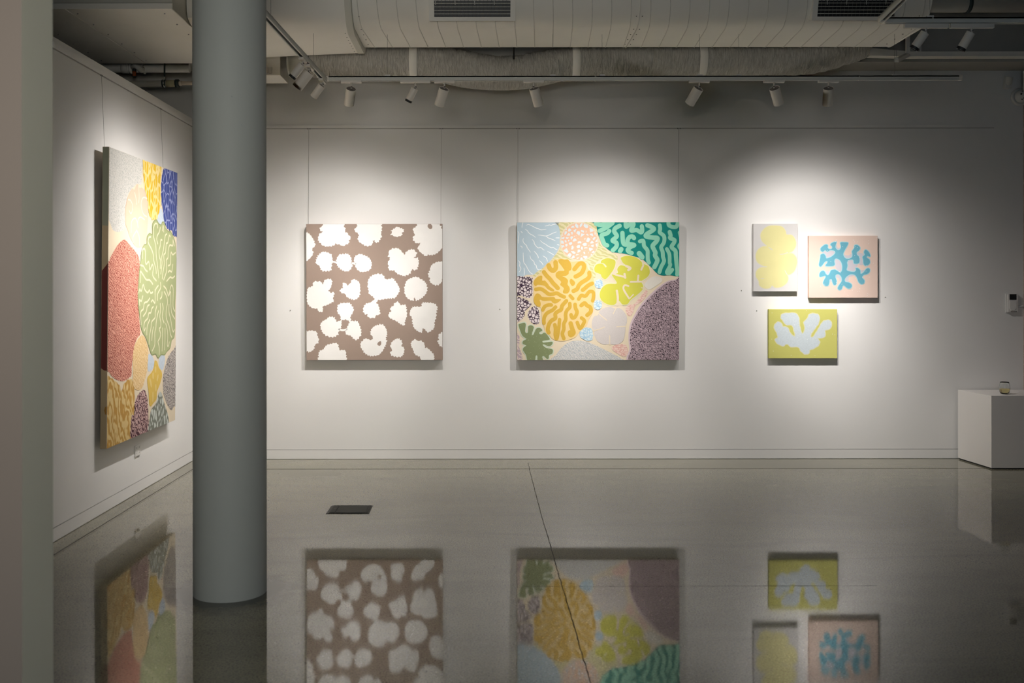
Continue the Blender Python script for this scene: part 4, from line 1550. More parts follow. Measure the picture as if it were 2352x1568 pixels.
for l_, w in (([(470, 40), (570, 30), (660, 80), (740, 140), (830, 140), (910, 120), (1000, 170), (1070, 200)], 80), ([(615, 475), (660, 400), (740, 370), (795, 370)], 76), ([(640, 755), (640, 660), (680, 570), (740, 520), (820, 480), (885, 415)], 78),
              ([(740, 955), (720, 880), (750, 770), (800, 700), (880, 650), (880, 560), (930, 510), (1000, 470), (1030, 380), (1115, 285)], 84), ([(900, 1085), (880, 1000), (885, 880), (870, 790)], 80), ([(915, 1080), (940, 960), (960, 800), (970, 680)], 74),
              ([(1060, 1080), (1030, 980), (1060, 880), (1060, 770), (1100, 680), (1100, 560), (1130, 480), (1185, 420), (1185, 340)], 78), ([(1300, 360), (1310, 440), (1340, 520), (1300, 620), (1240, 640), (1215, 580)], 80),
              ([(1205, 760), (1240, 880), (1265, 960), (1205, 1010), (1190, 950)], 95), ([(1345, 740), (1375, 820), (1410, 865), (1475, 770), (1495, 700), (1435, 645)], 76), ([(1430, 380), (1500, 330), (1550, 380), (1620, 420), (1630, 510), (1555, 585)], 84),
              ([(1375, 245), (1430, 170), (1520, 180), (1600, 90), (1680, 100), (1690, 200), (1670, 280)], 76), ([(1195, 175), (1250, 235)], 74)):
    gs += P2.stroke(l_, CC, W_(w), 6)
gs.append(P2.shape([(950, 890), (1010, 870), (1080, 890), (1140, 880), (1190, 930), (1220, 1010), (1215, 1100), (1170, 1130), (1160, 1190), (1100, 1230), (1030, 1240), (1100, 1270), (1150, 1330), (1140, 1410), (1180, 1470), (1185, 1540), (1140, 1600), (1060, 1600), (1040, 1560), (1060, 1490), (985, 1420), (1000, 1350), (900, 1260), (890, 1180), (950, 1130), (1070, 1120), (1040, 1060), (990, 990), (950, 940)], A, 4))
gs.append(P2.shape([(430, 1340), (470, 1280), (560, 1225), (605, 1240), (605, 1330), (660, 1330), (720, 1390), (760, 1450), (850, 1520), (850, 1555), (800, 1555), (720, 1510), (660, 1450), (610, 1430), (510, 1420), (460, 1450), (425, 1400)], A, 4))
gs.append(P2.shape([(1210, 1290), (1260, 1320), (1300, 1370), (1285, 1420), (1240, 1445), (1200, 1400), (1185, 1340)], A, 4))
gs.append(P2.shape([(450, 160), (500, 125), (560, 150), (600, 195), (720, 205), (850, 200), (890, 240), (1000, 250), (960, 300), (880, 340), (820, 320), (780, 280), (640, 285), (550, 260), (570, 330), (560, 400), (510, 405), (450, 350), (420, 270)], CC, 4))
P2.film('gold_strands', gs, m_gold, 5, gb)
m_lime = flat('lime_paint', 216, 213, 84, 0.82)
m_limeline = flat('pale_lime_line', 240, 234, 196)
l1 = P2.shape([(985, 455), (1040, 435), (1110, 455), (1115, 500), (1095, 550), (1078, 575), (1060, 600), (1020, 640), (985, 620), (970, 590), (920, 570), (912, 530), (935, 495), (990, 490), (1020, 525), (1030, 512), (1005, 487), (975, 480)], FF, 4)
l2 = P2.shape([(1180, 425), (1230, 413), (1310, 425), (1370, 470), (1378, 500), (1400, 495), (1440, 520), (1450, 580), (1420, 625), (1370, 660), (1385, 700), (1380, 740), (1330, 790), (1265, 840), (1235, 880), (1185, 885), (1150, 850), (1100, 890), (1030, 880), (975, 835), (965, 770), (1000, 710), (1050, 685), (1130, 680), (1095, 620), (1085, 590), (1140, 580), (1135, 540), (1165, 505), (1220, 515), (1235, 515), (1190, 480), (1170, 440)], FF, 4)
lw = 9 * pxm * 0.5
P2.film('lime_outline', P2.closed_stroke(l1, lw) + P2.closed_stroke(l2, lw), m_limeline, 3)
lm = P2.film('lime_coral', [l1, l2], m_lime, 4)
gaps = []
for l_, w in (([(1222, 512), (1262, 532), (1243, 550)], 24), ([(1085, 583), (1140, 602), (1210, 618)], 18), ([(1205, 590), (1212, 625)], 22), ([(1340, 605), (1335, 655)], 19), ([(1265, 666), (1372, 664)], 17), ([(1243, 706), (1205, 700), (1197, 740), (1250, 828)], 18),
              ([(1252, 830), (1290, 790)], 12), ([(1130, 752), (1140, 820), (1135, 890)], 22), ([(1388, 505), (1368, 548)], 18), ([(1372, 722), (1388, 728)], 10)):
    gaps += P2.stroke(l_, FF, w / 4.2378 * pxm, 5)
P2.film('cream_gaps', gaps, m_cream, 5, lm)
m_lav = pat_worm('lavender_speckle', C(58, 46, 56), C(205, 180, 188), 34, 14, 0.22, 0.5, (1, 1, 1.0), 3)
P2.film('lilac_halo', [P2.shape([(1800, 630), (1700, 642), (1630, 655), (1555, 700), (1485, 758), (1412, 830), (1352, 900), (1305, 980), (1265, 1060), (1248, 1130), (1243, 1220), (1252, 1320), (1262, 1460), (1800, 1460)], FF, 4)], flat('lilac_halo', 222, 200, 206), 2)
P2.film('lavender_dome', [P2.shape([(1800, 648), (1700, 655), (1640, 667), (1570, 710), (1500, 768), (1430, 840), (1370, 908), (1322, 985), (1283, 1062), (1264, 1130), (1258, 1220), (1268, 1320), (1278, 1460), (1800, 1460)], FF, 4, (0.0035, 0.012, 3))], m_lav, 3)
m_grl = flat('grey_lilac_paint', 217, 209, 205, vary=0.05, scale=160)
fl = P2.film('grey_flower', [P2.shape([(960, 950), (1010, 918), (1070, 910), (1110, 925), (1150, 920), (1190, 945), (1225, 1000), (1228, 1060), (1215, 1095), (1212, 1150), (1195, 1230), (1150, 1270), (1090, 1277), (1062, 1270), (1000, 1275), (940, 1240), (910, 1180), (912, 1140), (890, 1110), (888, 1050), (910, 1000), (945, 990)], FF, 4)], m_grl, 3)
P2.film('cream_slits', [q for l_ in ([(950, 972), (990, 1005), (1032, 1038)], [(1122, 922), (1095, 975)], [(1222, 1098), (1130, 1102)], [(1062, 1278), (1061, 1190)], [(900, 1142), (955, 1128), (1010, 1105)]) for q in P2.stroke(l_, FF, 9 / 4.2378 * pxm, 4)], m_cream, 4, fl)
m_dome = pat_worm('grey_dome_dashes', C(196, 199, 200), C(222, 219, 214), 26, 10, 0.3, 0.6)
P2.film('pale_dome', [P2.shape([(515, 1460), (545, 1370), (590, 1310), (650, 1260), (720, 1238), (800, 1240), (870, 1260), (940, 1290), (1020, 1330), (1100, 1370), (1170, 1410), (1205, 1460)], FF, 4)], m_dome, 3)
sg = P2.shape([(100, 800), (130, 770), (220, 745), (255, 780), (245, 870), (240, 930), (265, 965), (300, 950), (303, 880), (310, 820), (370, 800), (425, 835), (410, 900), (385, 990), (415, 1000), (470, 880), (520, 855), (570, 865), (605, 910), (545, 950), (550, 985), (600, 985), (640, 955), (690, 980), (760, 1080), (740, 1110), (620, 1130), (620, 1165), (690, 1160), (820, 1150), (800, 1220), (730, 1240), (640, 1205), (615, 1220), (690, 1280), (820, 1310), (815, 1400), (750, 1430), (740, 1500), (700, 1510), (640, 1455), (605, 1470), (620, 1560), (510, 1560), (500, 1450), (465, 1450), (440, 1560), (300, 1560), (260, 1430), (195, 1330), (210, 1270), (265, 1230), (190, 1190), (200, 1130), (265, 1090), (190, 1030), (150, 950)], CC, 4)
P2.film('sage_outline', P2.closed_stroke(sg, W_(42)), flat('pale_sage_line', 216, 228, 205), 3)
P2.film('sage_coral', [sg], pat_dots('sage_paint', C(140, 152, 108), C(196, 204, 168), 62, 0.10), 4)
m_net = pat_cells('violet_network', C(236, 222, 222), C(66, 46, 66), 38, 0.075, (1, 1, 1), 0.05)
for q in ([(130, 625), (240, 615), (310, 625), (305, 690), (315, 750), (300, 810), (260, 825), (200, 800), (130, 790)], [(130, 825), (200, 820), (270, 850), (300, 880), (280, 910), (240, 950), (230, 1000), (200, 1035), (130, 1055)],
          [(310, 910), (350, 910), (375, 960), (380, 1020), (370, 1070), (330, 1080), (290, 1050), (262, 1000), (270, 950)]):
    P2.film('violet_network', [P2.shape(q, FF, 4, (0.003, 0.016, 2))], m_net, 3)
P2.film('lilac_fringe', [P2.shape([(130, 1160), (175, 1180), (185, 1230), (180, 1300), (205, 1370), (208, 1460), (130, 1460)], FF, 4)], pat_worm('lilac_fringe', C(192, 172, 180), C(228, 210, 200), 18, 10), 3)
m_pb = pat_cells('pale_blue_cells', C(214, 230, 234), C(168, 203, 226), 34, 0.06, (1, 1, 1.3), 0.08)
for q in ([(955 + 42 * math.cos(a), 685 + 46 * math.sin(a)) for a in [k * PI / 6 for k in range(12)]], [(945 + 42 * math.cos(a), 890 + 48 * math.sin(a)) for a in [k * PI / 6 for k in range(12)]],
          [(790, 1130), (830, 1110), (880, 1120), (900, 1170), (890, 1230), (840, 1240), (790, 1215), (765, 1180)]):
    P2.film('blue_cluster', [P2.shape(q, FF, 4, (0.003, 0.03, 4))], m_pb, 5)
m_pk = pat_cells('pink_weave', C(244, 214, 200), C(230, 180, 168), 40, 0.06, (0.7, 1, 1.5), 0.06)
for q in ([(1085, 1300), (1130, 1275), (1210, 1275), (1235, 1320), (1240, 1360), (1200, 1395), (1140, 1365), (1090, 1330)], [(1215, 925), (1250, 890), (1300, 880), (1350, 820), (1410, 750), (1430, 770), (1380, 850), (1310, 900), (1290, 960), (1260, 1000), (1230, 980)]):
    P2.film('pink_weave', [P2.shape(q, FF, 4)], m_pk, 3)
P2.film('white_squiggle', [P2.shape([(1400, 690), (1440, 640), (1500, 610), (1560, 625), (1570, 660), (1520, 700), (1450, 740), (1410, 720)], FF, 4)], flat('chalk_paint', 238, 232, 220), 3)

# ---- three small canvases
G = crop(1680, 490, 4.237)
m_grey = flat('pale_grey_ground', 216, 213, 211, 0.86)
base, w_, h_ = hang_on_back(1730.5, 1832, 513.8, 669, 0.004, 0.034, 0)
P3 = Painting('yellow_cloud_painting', 'small upright pale grey canvas with a pale yellow cloud shape', base, 0, 0, w_, h_, 0.034, m_grey, m_grey)
yb = P3.shape([(285, 210), (310, 160), (360, 125), (430, 120), (490, 130), (525, 170), (535, 205), (590, 215), (625, 270), (620, 330), (580, 375), (520, 390), (590, 390), (630, 430), (635, 490), (610, 560), (560, 595), (530, 580), (550, 620), (540, 670), (490, 710), (430, 720), (395, 700), (370, 725), (320, 728), (275, 700), (265, 655), (240, 610), (245, 560), (280, 530), (330, 520), (260, 480), (238, 420), (255, 360), (300, 325), (345, 315), (300, 270)], G, 5)
P3.film('yellow_halo', P3.closed_stroke(yb, 0.012), flat('yellow_halo', 232, 226, 196), 1)
yc = P3.film('yellow_cloud', [yb], flat('soft_yellow_paint', 240, 232, 168, 0.76), 2)
P3.film('grey_gaps', [q for l_, w in (([(362, 330), (400, 356)], 8), ([(470, 398), (510, 394), (550, 378)], 7), ([(518, 552), (540, 592)], 6), ([(285, 636), (318, 632)], 6), ([(310, 520), (345, 518)], 8)) for q in P3.stroke(l_, G, w / 4.237 * pxm, 4, 0.5)], m_grey, 3, yc)

base, w_, h_ = hang_on_back(1858, 2016, 541.2, 683.8, 0.004, 0.036, 0)
m_pink = pat_dots('pink_ground', C(238, 212, 198), C(250, 244, 240), 17, 0.035)
P4 = Painting('blue_coral_painting', 'small pink canvas with a turquoise branching coral', base, 0, 0, w_, h_, 0.036, flat('pink_edge', 236, 196, 176), m_pink)
K = crop(1855, 538, 5.976)
CO = [(450, 115), (500, 110), (552, 115), (545, 150), (520, 195), (492, 250), (490, 290), (520, 330), (570, 335), (610, 310), (615, 270), (610, 232), (640, 190), (645, 155), (680, 148), (716, 180), (710, 215), (675, 242), (675, 280), (705, 312), (705, 390), (640, 400), (625, 350), (570, 350), (540, 380), (545, 430), (535, 490), (580, 510), (640, 515), (665, 490), (660, 466), (690, 465), (720, 495), (725, 540), (760, 530), (800, 480), (832, 465), (852, 482), (845, 520), (810, 545), (768, 556), (745, 590), (777, 630), (770, 670), (735, 682), (700, 652), (680, 600), (650, 558), (600, 545), (550, 565), (510, 610), (515, 650), (570, 665), (602, 690), (600, 725), (570, 743), (535, 730), (500, 700), (480, 710), (465, 750), (435, 762), (414, 740), (430, 700), (465, 650), (470, 610), (455, 570), (420, 545), (385, 555), (380, 590), (396, 640), (388, 686), (360, 692), (340, 650), (330, 617), (300, 620), (296, 660), (280, 702), (240, 702), (214, 670), (225, 630), (246, 590), (240, 567), (200, 577), (168, 582), (163, 545), (185, 508), (225, 503), (250, 545), (280, 562), (305, 530), (320, 495), (370, 484), (410, 505), (440, 522), (470, 500), (475, 430), (455, 370), (415, 335), (375, 335), (365, 370), (370, 415), (340, 433), (248, 432), (270, 392), (270, 365), (235, 377), (200, 422), (175, 442), (156, 420), (165, 370), (175, 320), (180, 280), (220, 268), (246, 300), (255, 330), (300, 320), (350, 290), (380, 250), (360, 222), (310, 215), (270, 236), (240, 216), (210, 236), (185, 226), (178, 195), (205, 165), (245, 141), (275, 150), (275, 185), (300, 205), (335, 195), (335, 165), (313, 140), (340, 115), (392, 104), (385, 140), (380, 180), (410, 215), (440, 210), (460, 170)]
CO2 = [(790, 213), (820, 225), (847, 260), (857, 302), (820, 296), (810, 320), (845, 345), (852, 390), (825, 422), (790, 427), (768, 400), (764, 350), (755, 310), (784, 280), (774, 245)]
WEB = [[(490, 255), (515, 330), (590, 325), (612, 262), (560, 288), (510, 280)], [(380, 120), (385, 195), (430, 215), (455, 180), (415, 185), (395, 140)], [(200, 245), (300, 224), (372, 234), (335, 298), (255, 325), (235, 270)], [(370, 340), (430, 345), (475, 430), (470, 500), (430, 517), (375, 432)],
       [(540, 370), (620, 350), (642, 398), (690, 418), (650, 470), (640, 515), (540, 495)], [(702, 315), (762, 318), (762, 412), (704, 410)], [(380, 560), (450, 570), (466, 620), (440, 640), (425, 600), (385, 590)], [(514, 605), (560, 556), (645, 552), (615, 575), (565, 590), (560, 655), (515, 645)],
       [(235, 515), (295, 505), (282, 562), (250, 545)], [(298, 618), (338, 618), (340, 645), (298, 650)], [(722, 500), (785, 490), (735, 545)], [(680, 250), (772, 270), (762, 305), (705, 305)]]
k = pxm / 4.237
P4.film('lavender_webs', [P4.shape(q, K, 4) for q in WEB], flat('lavender_grey_paint', 212, 206, 214), 1)
c1, c2 = P4.shape(CO, K, 4), P4.shape(CO2, K, 4)
P4.film('coral_outline', P4.closed_stroke(c1, 15 * k) + P4.closed_stroke(c2, 15 * k), flat('pale_turquoise_line', 176, 220, 228), 2)
P4.film('turquoise_coral', [c1], flat('turquoise_paint', 118, 192, 214, 0.70), 3)
P4.film('turquoise_coral', [c2], bpy.data.materials['turquoise_paint'], 3)
rnd = random.Random(3)
P4.film('white_specks', [P4.ell(rnd.uniform(860, 1400), rnd.uniform(240, 800), 2.6, 2.6, G, 8) for _ in range(46)], m_line, 4)

base, w_, h_ = hang_on_back(1766, 1923, 710, 822.8, 0.004, 0.036, 0)
m_lg = flat('lime_ground', 212, 209, 116, 0.82)
P5 = Painting('lime_coral_painting', 'small lime green canvas with a pale blue fan coral, lowest of the three small ones', base, 0, 0, w_, h_, 0.036, flat('lime_edge', 186, 186, 90), m_lg)
fb_ = P5.shape([(415, 1110), (430, 1070), (460, 1055), (490, 1075), (500, 1100), (545, 1110), (570, 1160), (600, 1190), (620, 1190), (605, 1130), (590, 1090), (530, 1080), (500, 1040), (480, 1010), (500, 975), (560, 970), (620, 970), (655, 1010), (660, 1060), (670, 1120), (690, 1170), (715, 1120), (705, 1060), (740, 1020), (760, 980), (820, 975), (855, 1000), (850, 1060), (820, 1110), (790, 1150), (770, 1190), (790, 1205), (830, 1150), (870, 1080), (900, 1045), (950, 1038), (975, 1070), (960, 1120), (910, 1140), (915, 1180), (890, 1210), (840, 1215), (860, 1250), (840, 1290), (790, 1320), (760, 1330), (755, 1360), (720, 1370), (680, 1345), (650, 1300), (580, 1298), (540, 1270), (500, 1290), (440, 1260), (425, 1225), (450, 1205), (440, 1160)], G, 5, (0.002, 0.03, 9))
P5.film('coral_outline', P5.closed_stroke(fb_, 14 * k), flat('pale_lime_glow', 232, 228, 178), 1)
P5.film('blue_grey_coral', [fb_], flat('blue_grey_paint', 205, 215, 220, 0.88, vary=0.05, scale=120), 2)
P5.film('white_specks', [P5.ell(rnd.uniform(380, 1020), rnd.uniform(940, 1400), 2.6, 2.6, G, 8) for _ in range(22)], m_line, 3)

# ---- tall canvas on the left wall
LW, LH, LT = 1.468, 2.0, 0.044
lean = R(0.55)
base = Vector((XL + 0.030, 6.592 + LW / 2, 0.455))
PL = Painting('tall_coral_painting', 'tall multicoloured coral canvas with a red oval on the left wall', base, R(90), lean, LW, LH, LT, flat('tan_edge', 186, 166, 132, 0.8), m_cream)
E1, E2, E3, E4 = crop(225, 325, 8.71), crop(225, 495, 8.71), crop(225, 665, 8.71), crop(225, 845, 7.842)


def e(*parts):
    """join outline pieces read from several crops into picture points"""
    return [c(*p) for c, ps in parts for p in ps]


ID = lambda x, y: (x, y)
PL.film('grey_white_coral', [PL.shape(e((E1, [(120, 0), (880, 300), (880, 560), (870, 850), (780, 845), (700, 930), (620, 1020), (580, 1130), (540, 1360)]), (E2, [(540, 60), (535, 240), (480, 300), (400, 328), (300, 290), (250, 170), (205, 80), (100, 60)])), ID, 4)], pat_worm('grey_white_dashes', C(196, 196, 190), C(226, 222, 215), 26, 13, 0.15, 0.45, (1, 1, 1), 3), 1)
pf = PL.film('peach_flower', [PL.shape(e((E1, [(780, 845), (830, 930), (870, 920), (930, 980), (985, 1150), (1000, 1400)]), (E2, [(1000, 60), (990, 200), (970, 450), (920, 600), (800, 640), (700, 550), (620, 380), (600, 300), (540, 150), (540, 10)]), (E1, [(545, 1380), (580, 1150), (640, 1010), (680, 940), (730, 960)])), ID, 4)], flat('peach_paint', 243, 206, 180, 0.76), 2)
ww = 0.010
m_pl = flat('peach_line', 248, 230, 212)
PL.film('peach_lines', [q for c, l_ in ((E1, [(600, 1160), (650, 1180), (690, 1300), (660, 1440), (620, 1380)]), (E1, [(730, 1020), (760, 1150), (770, 1250)]), (E1, [(810, 900), (820, 1100), (810, 1220)]), (E1, [(980, 1140), (900, 1120), (860, 1250), (900, 1440), (970, 1500)]),
                                                (E2, [(660, 330), (670, 120), (740, 50), (780, 130)]), (E2, [(800, 240), (790, 120), (840, 30), (930, 80)]), (E2, [(770, 290), (820, 420), (830, 600)]), (E2, [(700, 540), (700, 420), (770, 300)])) for q in PL.stroke(l_, c, ww, 5)], m_pl, 3, pf)
m_yel = pat_cells('yellow_veins', C(232, 190, 52), C(246, 222, 150), 15, 0.085, (1.25, 1.25, 0.62), 0.05)
PL.film('yellow_coral', [PL.shape(e((E1, [(895, 330), (980, 360), (1080, 400), (1180, 450), (1262, 480), (1265, 640), (1250, 850), (1262, 1100), (1250, 1300), (1205, 1470)]), (E2, [(1180, 70), (1150, 85), (1080, 82), (1040, 20)]), (E1, [(1010, 1430), (990, 1200), (950, 1030), (920, 850), (900, 600)])), ID, 3, (0.006, 0.05, 6))], m_yel, 3)
m_blu = pat_cells('blue_veins', C(66, 82, 152), C(156, 164, 210), 17, 0.045, (1.2, 1.2, 0.7), 0.04)
PL.film('blue_coral', [PL.shape(e((E1, [(1325, 520), (1450, 570), (1650, 640), (1650, 1568)]), (E2, [(1650, 100), (1650, 430), (1545, 418), (1500, 410), (1480, 320), (1390, 270), (1340, 180), (1310, 60)]), (E1, [(1300, 1400), (1265, 1200), (1262, 850), (1285, 650)])), ID, 3, (0.007, 0.05, 8))], m_blu, 3)
m_lb = flat('faded_blue_paint', 206, 218, 230, vary=0.06, scale=60)
PL.film('pale_blue_patch', [PL.shape(e((E1, [(1255, 1330), (1300, 1440)]), (E2, [(1315, 60), (1320, 140), (1250, 190), (1185, 120), (1195, 20)])), ID, 3)], m_lb, 2)
gr = PL.shape(e((E2, [(1090, 300), (1090, 180), (1130, 110), (1170, 100), (1210, 170), (1260, 200), (1280, 150), (1310, 140), (1340, 200), (1350, 270), (1420, 340), (1440, 320), (1500, 430), (1540, 560), (1560, 800), (1560, 1000), (1550, 1500)]),
                (E3, [(1535, 300), (1530, 880), (1470, 1000), (1440, 1150), (1370, 1230), (1330, 1290), (1260, 1290), (1200, 1355), (1150, 1275), (1080, 1290), (1040, 1210), (1000, 1080), (950, 930), (900, 860), (860, 740), (840, 560), (810, 330), (800, 100)]),
                (E2, [(805, 1480), (830, 1100), (860, 900), (870, 740), (920, 600), (970, 580), (985, 430), (1030, 370), (1080, 390)])), ID, 4)
PL.film('green_outline', PL.closed_stroke(gr, 0.018), flat('dark_sage_line', 152, 162, 112), 3)
gc = PL.film('green_coral', [gr], flat('green_paint', 176, 184, 134, vary=0.06, scale=5), 4)
m_gl = flat('cream_line_paint', 232, 228, 190)
GL2 = [[(1190, 240), (1180, 170), (1140, 160), (1110, 230), (1100, 330), (1110, 440), (1150, 600), (1160, 800), (1185, 1000), (1210, 1240)], [(1050, 425), (1010, 440), (1000, 540), (1060, 660), (1100, 780), (1110, 900), (1150, 1050), (1160, 1150)],
       [(1240, 240), (1220, 330), (1180, 400), (1170, 480), (1190, 560)], [(1310, 320), (1300, 200), (1280, 300)], [(1275, 490), (1250, 490), (1240, 600), (1215, 700), (1225, 830), (1245, 900), (1240, 1050)],
       [(1370, 370), (1340, 400), (1320, 550), (1300, 700), (1270, 830), (1275, 960), (1250, 1160)], [(1440, 420), (1420, 400), (1390, 540), (1360, 560), (1345, 740), (1310, 790), (1320, 960), (1300, 1100), (1280, 1260)],
       [(1520, 600), (1495, 490), (1490, 600), (1430, 590), (1400, 700), (1395, 840), (1360, 900), (1370, 1090), (1310, 1280)], [(1545, 740), (1490, 780), (1455, 740), (1445, 960), (1400, 1000)],
       [(880, 850), (880, 700), (920, 660), (945, 740), (940, 900), (960, 970), (1010, 920), (1030, 1080), (1080, 980), (1100, 1050), (1090, 1200), (1160, 1300)], [(845, 990), (900, 1010), (940, 1080), (980, 1115)],
       [(840, 1330), (840, 1120), (900, 1190), (960, 1280), (1030, 1290), (1090, 1370)], [(810, 1540), (830, 1470), (860, 1510), (900, 1380), (930, 1480), (990, 1540), (1020, 1490), (1050, 1550), (1090, 1530)],
       [(1400, 1130), (1430, 1100), (1470, 1120), (1490, 980)], [(1370, 1310), (1440, 1230), (1480, 1250), (1530, 1210)], [(1245, 1340), (1245, 1450), (1190, 1560), (1185, 1690)], [(1200, 1400), (1150, 1470), (1135, 1560)],
       [(1310, 1410), (1360, 1470), (1400, 1600)], [(1410, 1600), (1450, 1420), (1480, 1400), (1500, 1500), (1495, 1810), (1530, 1910)]]
GL3 = [[(830, 310), (820, 200), (860, 230), (890, 130)], [(1030, 170), (980, 240), (920, 270), (900, 390), (850, 450), (855, 690)], [(1020, 300), (980, 340), (960, 440), (900, 530)],
       [(1100, 340), (1070, 380), (1050, 460), (1010, 470), (990, 570), (930, 640), (910, 740), (920, 820), (940, 770)], [(1060, 240), (1090, 210), (1135, 260), (1135, 0)], [(1275, 50), (1270, 140), (1240, 180)],
       [(1320, 40), (1370, 140), (1385, 260), (1360, 400), (1360, 560), (1420, 740), (1440, 880), (1470, 950)], [(1420, 100), (1450, 50), (1455, 350), (1475, 480), (1530, 580)],
       [(1170, 330), (1140, 450), (1135, 560), (1070, 640), (1055, 760), (1030, 900), (1015, 1090)], [(1210, 420), (1185, 500), (1160, 650), (1150, 770), (1130, 870), (1130, 1100), (1080, 1220)],
       [(1240, 280), (1245, 420), (1230, 530), (1250, 650), (1245, 750), (1220, 780), (1245, 880), (1230, 970), (1195, 1040), (1220, 1150), (1220, 1290)], [(1285, 280), (1300, 380), (1280, 540), (1315, 660)],
       [(1350, 680), (1380, 800), (1390, 950), (1380, 1100), (1400, 1130), (1420, 1050)], [(1415, 300), (1415, 450), (1450, 600), (1475, 760), (1500, 840), (1525, 800)], [(1285, 770), (1285, 1000), (1275, 1220)],
       [(1335, 780), (1335, 1000), (1325, 1200)], [(1100, 750), (1080, 880), (1070, 1010)], [(1030, 600), (980, 730), (970, 900)]]
PL.film('cream_lines', [q for c, ls in ((E2, GL2), (E3, GL3)) for l_ in ls for q in PL.stroke(l_, c, 0.0135, 4)], m_gl, 5, gc)
PL.film('red_oval', [PL.shape(e((E2, [(505, 480), (560, 500), (650, 600), (750, 720), (820, 850), (835, 1000), (820, 1250), (810, 1500)]), (E3, [(810, 300), (830, 700), (845, 880), (780, 980), (720, 1150), (690, 1400)]), (E4, [(605, 0), (605, 120), (560, 180), (480, 230), (430, 240), (330, 210), (250, 150), (180, 60), (60, 0)]), (E2, [(60, 1200), (205, 930), (250, 830), (330, 680), (420, 550)])), ID, 3, (0.004, 0.03, 4))],
        pat_worm('red_ripples', C(172, 90, 76), C(240, 172, 150), 20, 9, 0.2, 0.7, (1, 1, 1.6), 2), 2)
PL.film('orange_oval', [PL.shape(e((E3, [(860, 920), (920, 940), (960, 1030), (1000, 1200), (1000, 1350), (990, 1500)]), (E4, [(870, 100), (830, 250), (790, 360), (720, 400), (660, 370), (630, 280), (630, 50)]), (E3, [(690, 1400), (710, 1200), (760, 1050)])), ID, 4)], pat_worm('orange_ripples', C(232, 194, 136), C(244, 212, 160), 18, 9), 3)
for q in ((E3, [(1000, 1310), (1070, 1310), (1115, 1400), (1120, 1500), (1080, 1600), (1000, 1620)]), (E3, [(1240, 1310), (1330, 1320), (1335, 1450), (1300, 1600), (1240, 1580), (1215, 1450)])):
    PL.film('pale_blue_patch', [PL.shape(e(q), ID, 4)], m_lb, 2)
ys = PL.film('soft_yellow_coral', [PL.shape(e((E4, [(1020, -130), (1060, -120), (1080, -50), (1100, 0), (1140, 60), (1150, 150), (1110, 300), (1060, 430), (1050, 560), (990, 640), (950, 690), (920, 640), (910, 450), (890, 300), (890, 170), (960, 80), (1000, 0)])), ID, 4)], flat('soft_gold_paint', 230, 194, 92), 3)
PL.film('pale_streaks', [q for l_ in ([(985, 100), (990, 180)], [(930, 200), (960, 330)], [(1080, 130), (1060, 220)], [(985, 440), (985, 600)], [(1035, 310), (1040, 400)], [(1030, -10), (1035, 60)]) for q in PL.stroke(l_, E4, 0.032, 5, 0.5)], flat('pale_gold_streak', 238, 210, 130), 4, ys)
PL.film('grey_speckled_coral', [PL.shape(e((E3, [(1600, 1180), (1500, 1215), (1450, 1270), (1390, 1380), (1345, 1530)]), (E4, [(1190, 50), (1168, 200), (1180, 450), (1210, 560), (1260, 680), (1320, 755), (1365, 690), (1440, 600)])), ID, 4, (0.005, 0.03, 5))], pat_worm('grey_speckle', C(110, 104, 104), C(206, 196, 188), 24, 12, 0.2, 0.55, (1, 1, 1), 3), 2)
PL.film('gold_maze_coral', [PL.shape(e((E4, [(90, 190), (240, 190), (330, 250), (400, 330), (420, 420), (470, 270), (530, 220), (590, 190), (640, 280), (660, 500), (650, 760), (640, 850), (600, 880), (600, 1300), (90, 1480)])), ID, 3, (0.006, 0.05, 3))], pat_worm('gold_maze', C(206, 158, 74), C(238, 208, 142), 7.5, 12, 0.25, 0.75, (1, 1, 0.6), 2.5), 2)
PL.film('plum_coral', [PL.shape(e((E4, [(820, 390), (850, 410), (880, 500), (900, 700), (905, 900), (900, 1220), (600, 1320), (600, 880), (650, 840), (655, 650), (700, 510), (760, 430)])), ID, 3, (0.005, 0.03, 7))], pat_worm('plum_dashes', C(86, 44, 56), C(214, 178, 174), 15, 11, 0.3, 0.62, (1, 1, 1), 2.5), 3)
PL.film('grey_pebble_coral', [PL.shape(e((E4, [(1110, 425), (1150, 470), (1170, 560), (1220, 720), (1260, 850), (1285, 1060), (1285, 1120), (915, 1250), (930, 900), (960, 740), (1040, 640), (1070, 520)])), ID, 4)], pat_cells('pebble_cells', C(214, 220, 212), C(130, 134, 122), 22, 0.11, (1, 1, 0.62), 0.08), 3)
# the colours carried round the near edge of the canvas
def edge_patch(name, pts, mat):
    """pts: (depth 0 = face .. 1 = back, height)"""
    bm = bmesh.new()
    x = -LW / 2 - 0.0006
    bm.faces.new([bm.verts.new((x, -LT + 0.002 + (LT - 0.004) * d, z)) for d, z in pts])
    bmesh.ops.recalc_face_normals(bm, faces=bm.faces[:])
    for f in bm.faces:
        if f.normal.x > 0:
            f.normal_flip()
    link(name, bm, mat, PL.root)


def zs(py):
    return 2.0 * (1028.5 - py) / 695.5


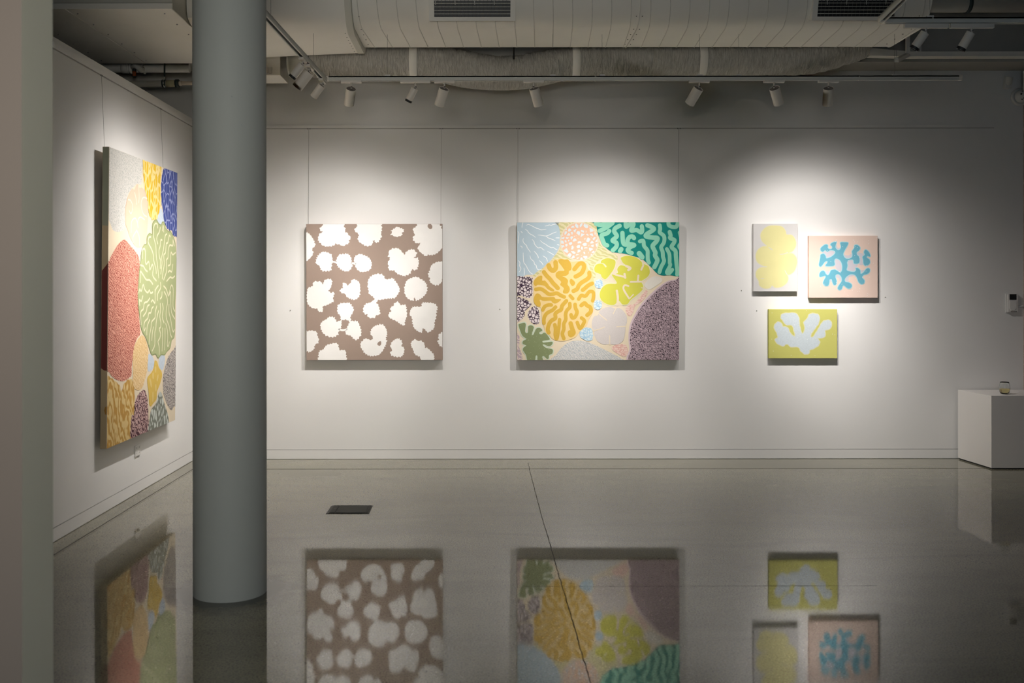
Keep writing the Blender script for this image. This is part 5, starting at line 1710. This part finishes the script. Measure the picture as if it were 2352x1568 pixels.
edge_patch('edge_sage_band', [(0, zs(515)), (1, zs(514)), (1, 1.997), (0, 1.997)], flat('edge_sage', 158, 160, 138, 0.72))
edge_patch('edge_maroon_band', [(0, zs(849)), (0.5, zs(848)), (1, zs(843)), (1, zs(619)), (0.12, zs(603)), (0, zs(600))], flat('edge_maroon', 112, 44, 38, 0.72))
edge_patch('edge_gold_spot', [(0, zs(951)), (0.25, zs(949)), (0.42, zs(940)), (0.25, zs(932)), (0, zs(931))], flat('edge_gold', 168, 122, 50, 0.8))

# ---- hanging wires from the picture rails
def wire(p_top, p_bot, label, normal):
    root = empty('hanging_wire', p_top, label, 'wire', 'thin wires holding the paintings')
    q = Vector(p_bot) - Vector(p_top)
    mtube('wire', [(0, 0, 0), tuple(q)], 0.0011, M['steel'], root, 6, False)
    t = Vector((abs(normal[1]), abs(normal[0]), 0))
    for s in (-1, 1):
        bm = bmesh.new()
        o_ = t * 0.012 * s
        box(bm, tuple(o_ - t * 0.003 - Vector((0, 0, 0.012)) - Vector(normal) * -0.0005 - Vector((abs(normal[0]), abs(normal[1]), 0)) * 0.003),
            tuple(o_ + t * 0.003 + Vector((0, 0, 0.003)) + Vector((abs(normal[0]), abs(normal[1]), 0)) * 0.003))
        link('rail_hook', bm, M['steel'], root)


for P, (a, b), nm in ((P1, ((709.5, 709), (1014, 1012.5)), 'brown painting'), (P2, ((1189.5, 1189.5), (1559, 1558)), 'large colourful painting')):
    for (pt_, pb), side in (((a), 'left'), ((b), 'right')):
        q = at(pt_, 294, YW)
        r_ = at(pb, 512, YW)
        top_z = (P.Mw @ Vector((0, -P.t, P.h))).z - 0.02
        wire((q.x, YW - 0.009, 2.946), (r_.x, YW - 0.0125, top_z), f'thin steel wire on the {side} above the {nm}', (0, -1, 0))
for py_y, side in ((6.68, 'nearer'), (7.905, 'farther')):
    wire((XL + 0.009, py_y, 2.952), (XL + 0.03, py_y, 2.42), f'thin steel wire, {side} of the two above the tall painting on the left wall', (1, 0, 0))
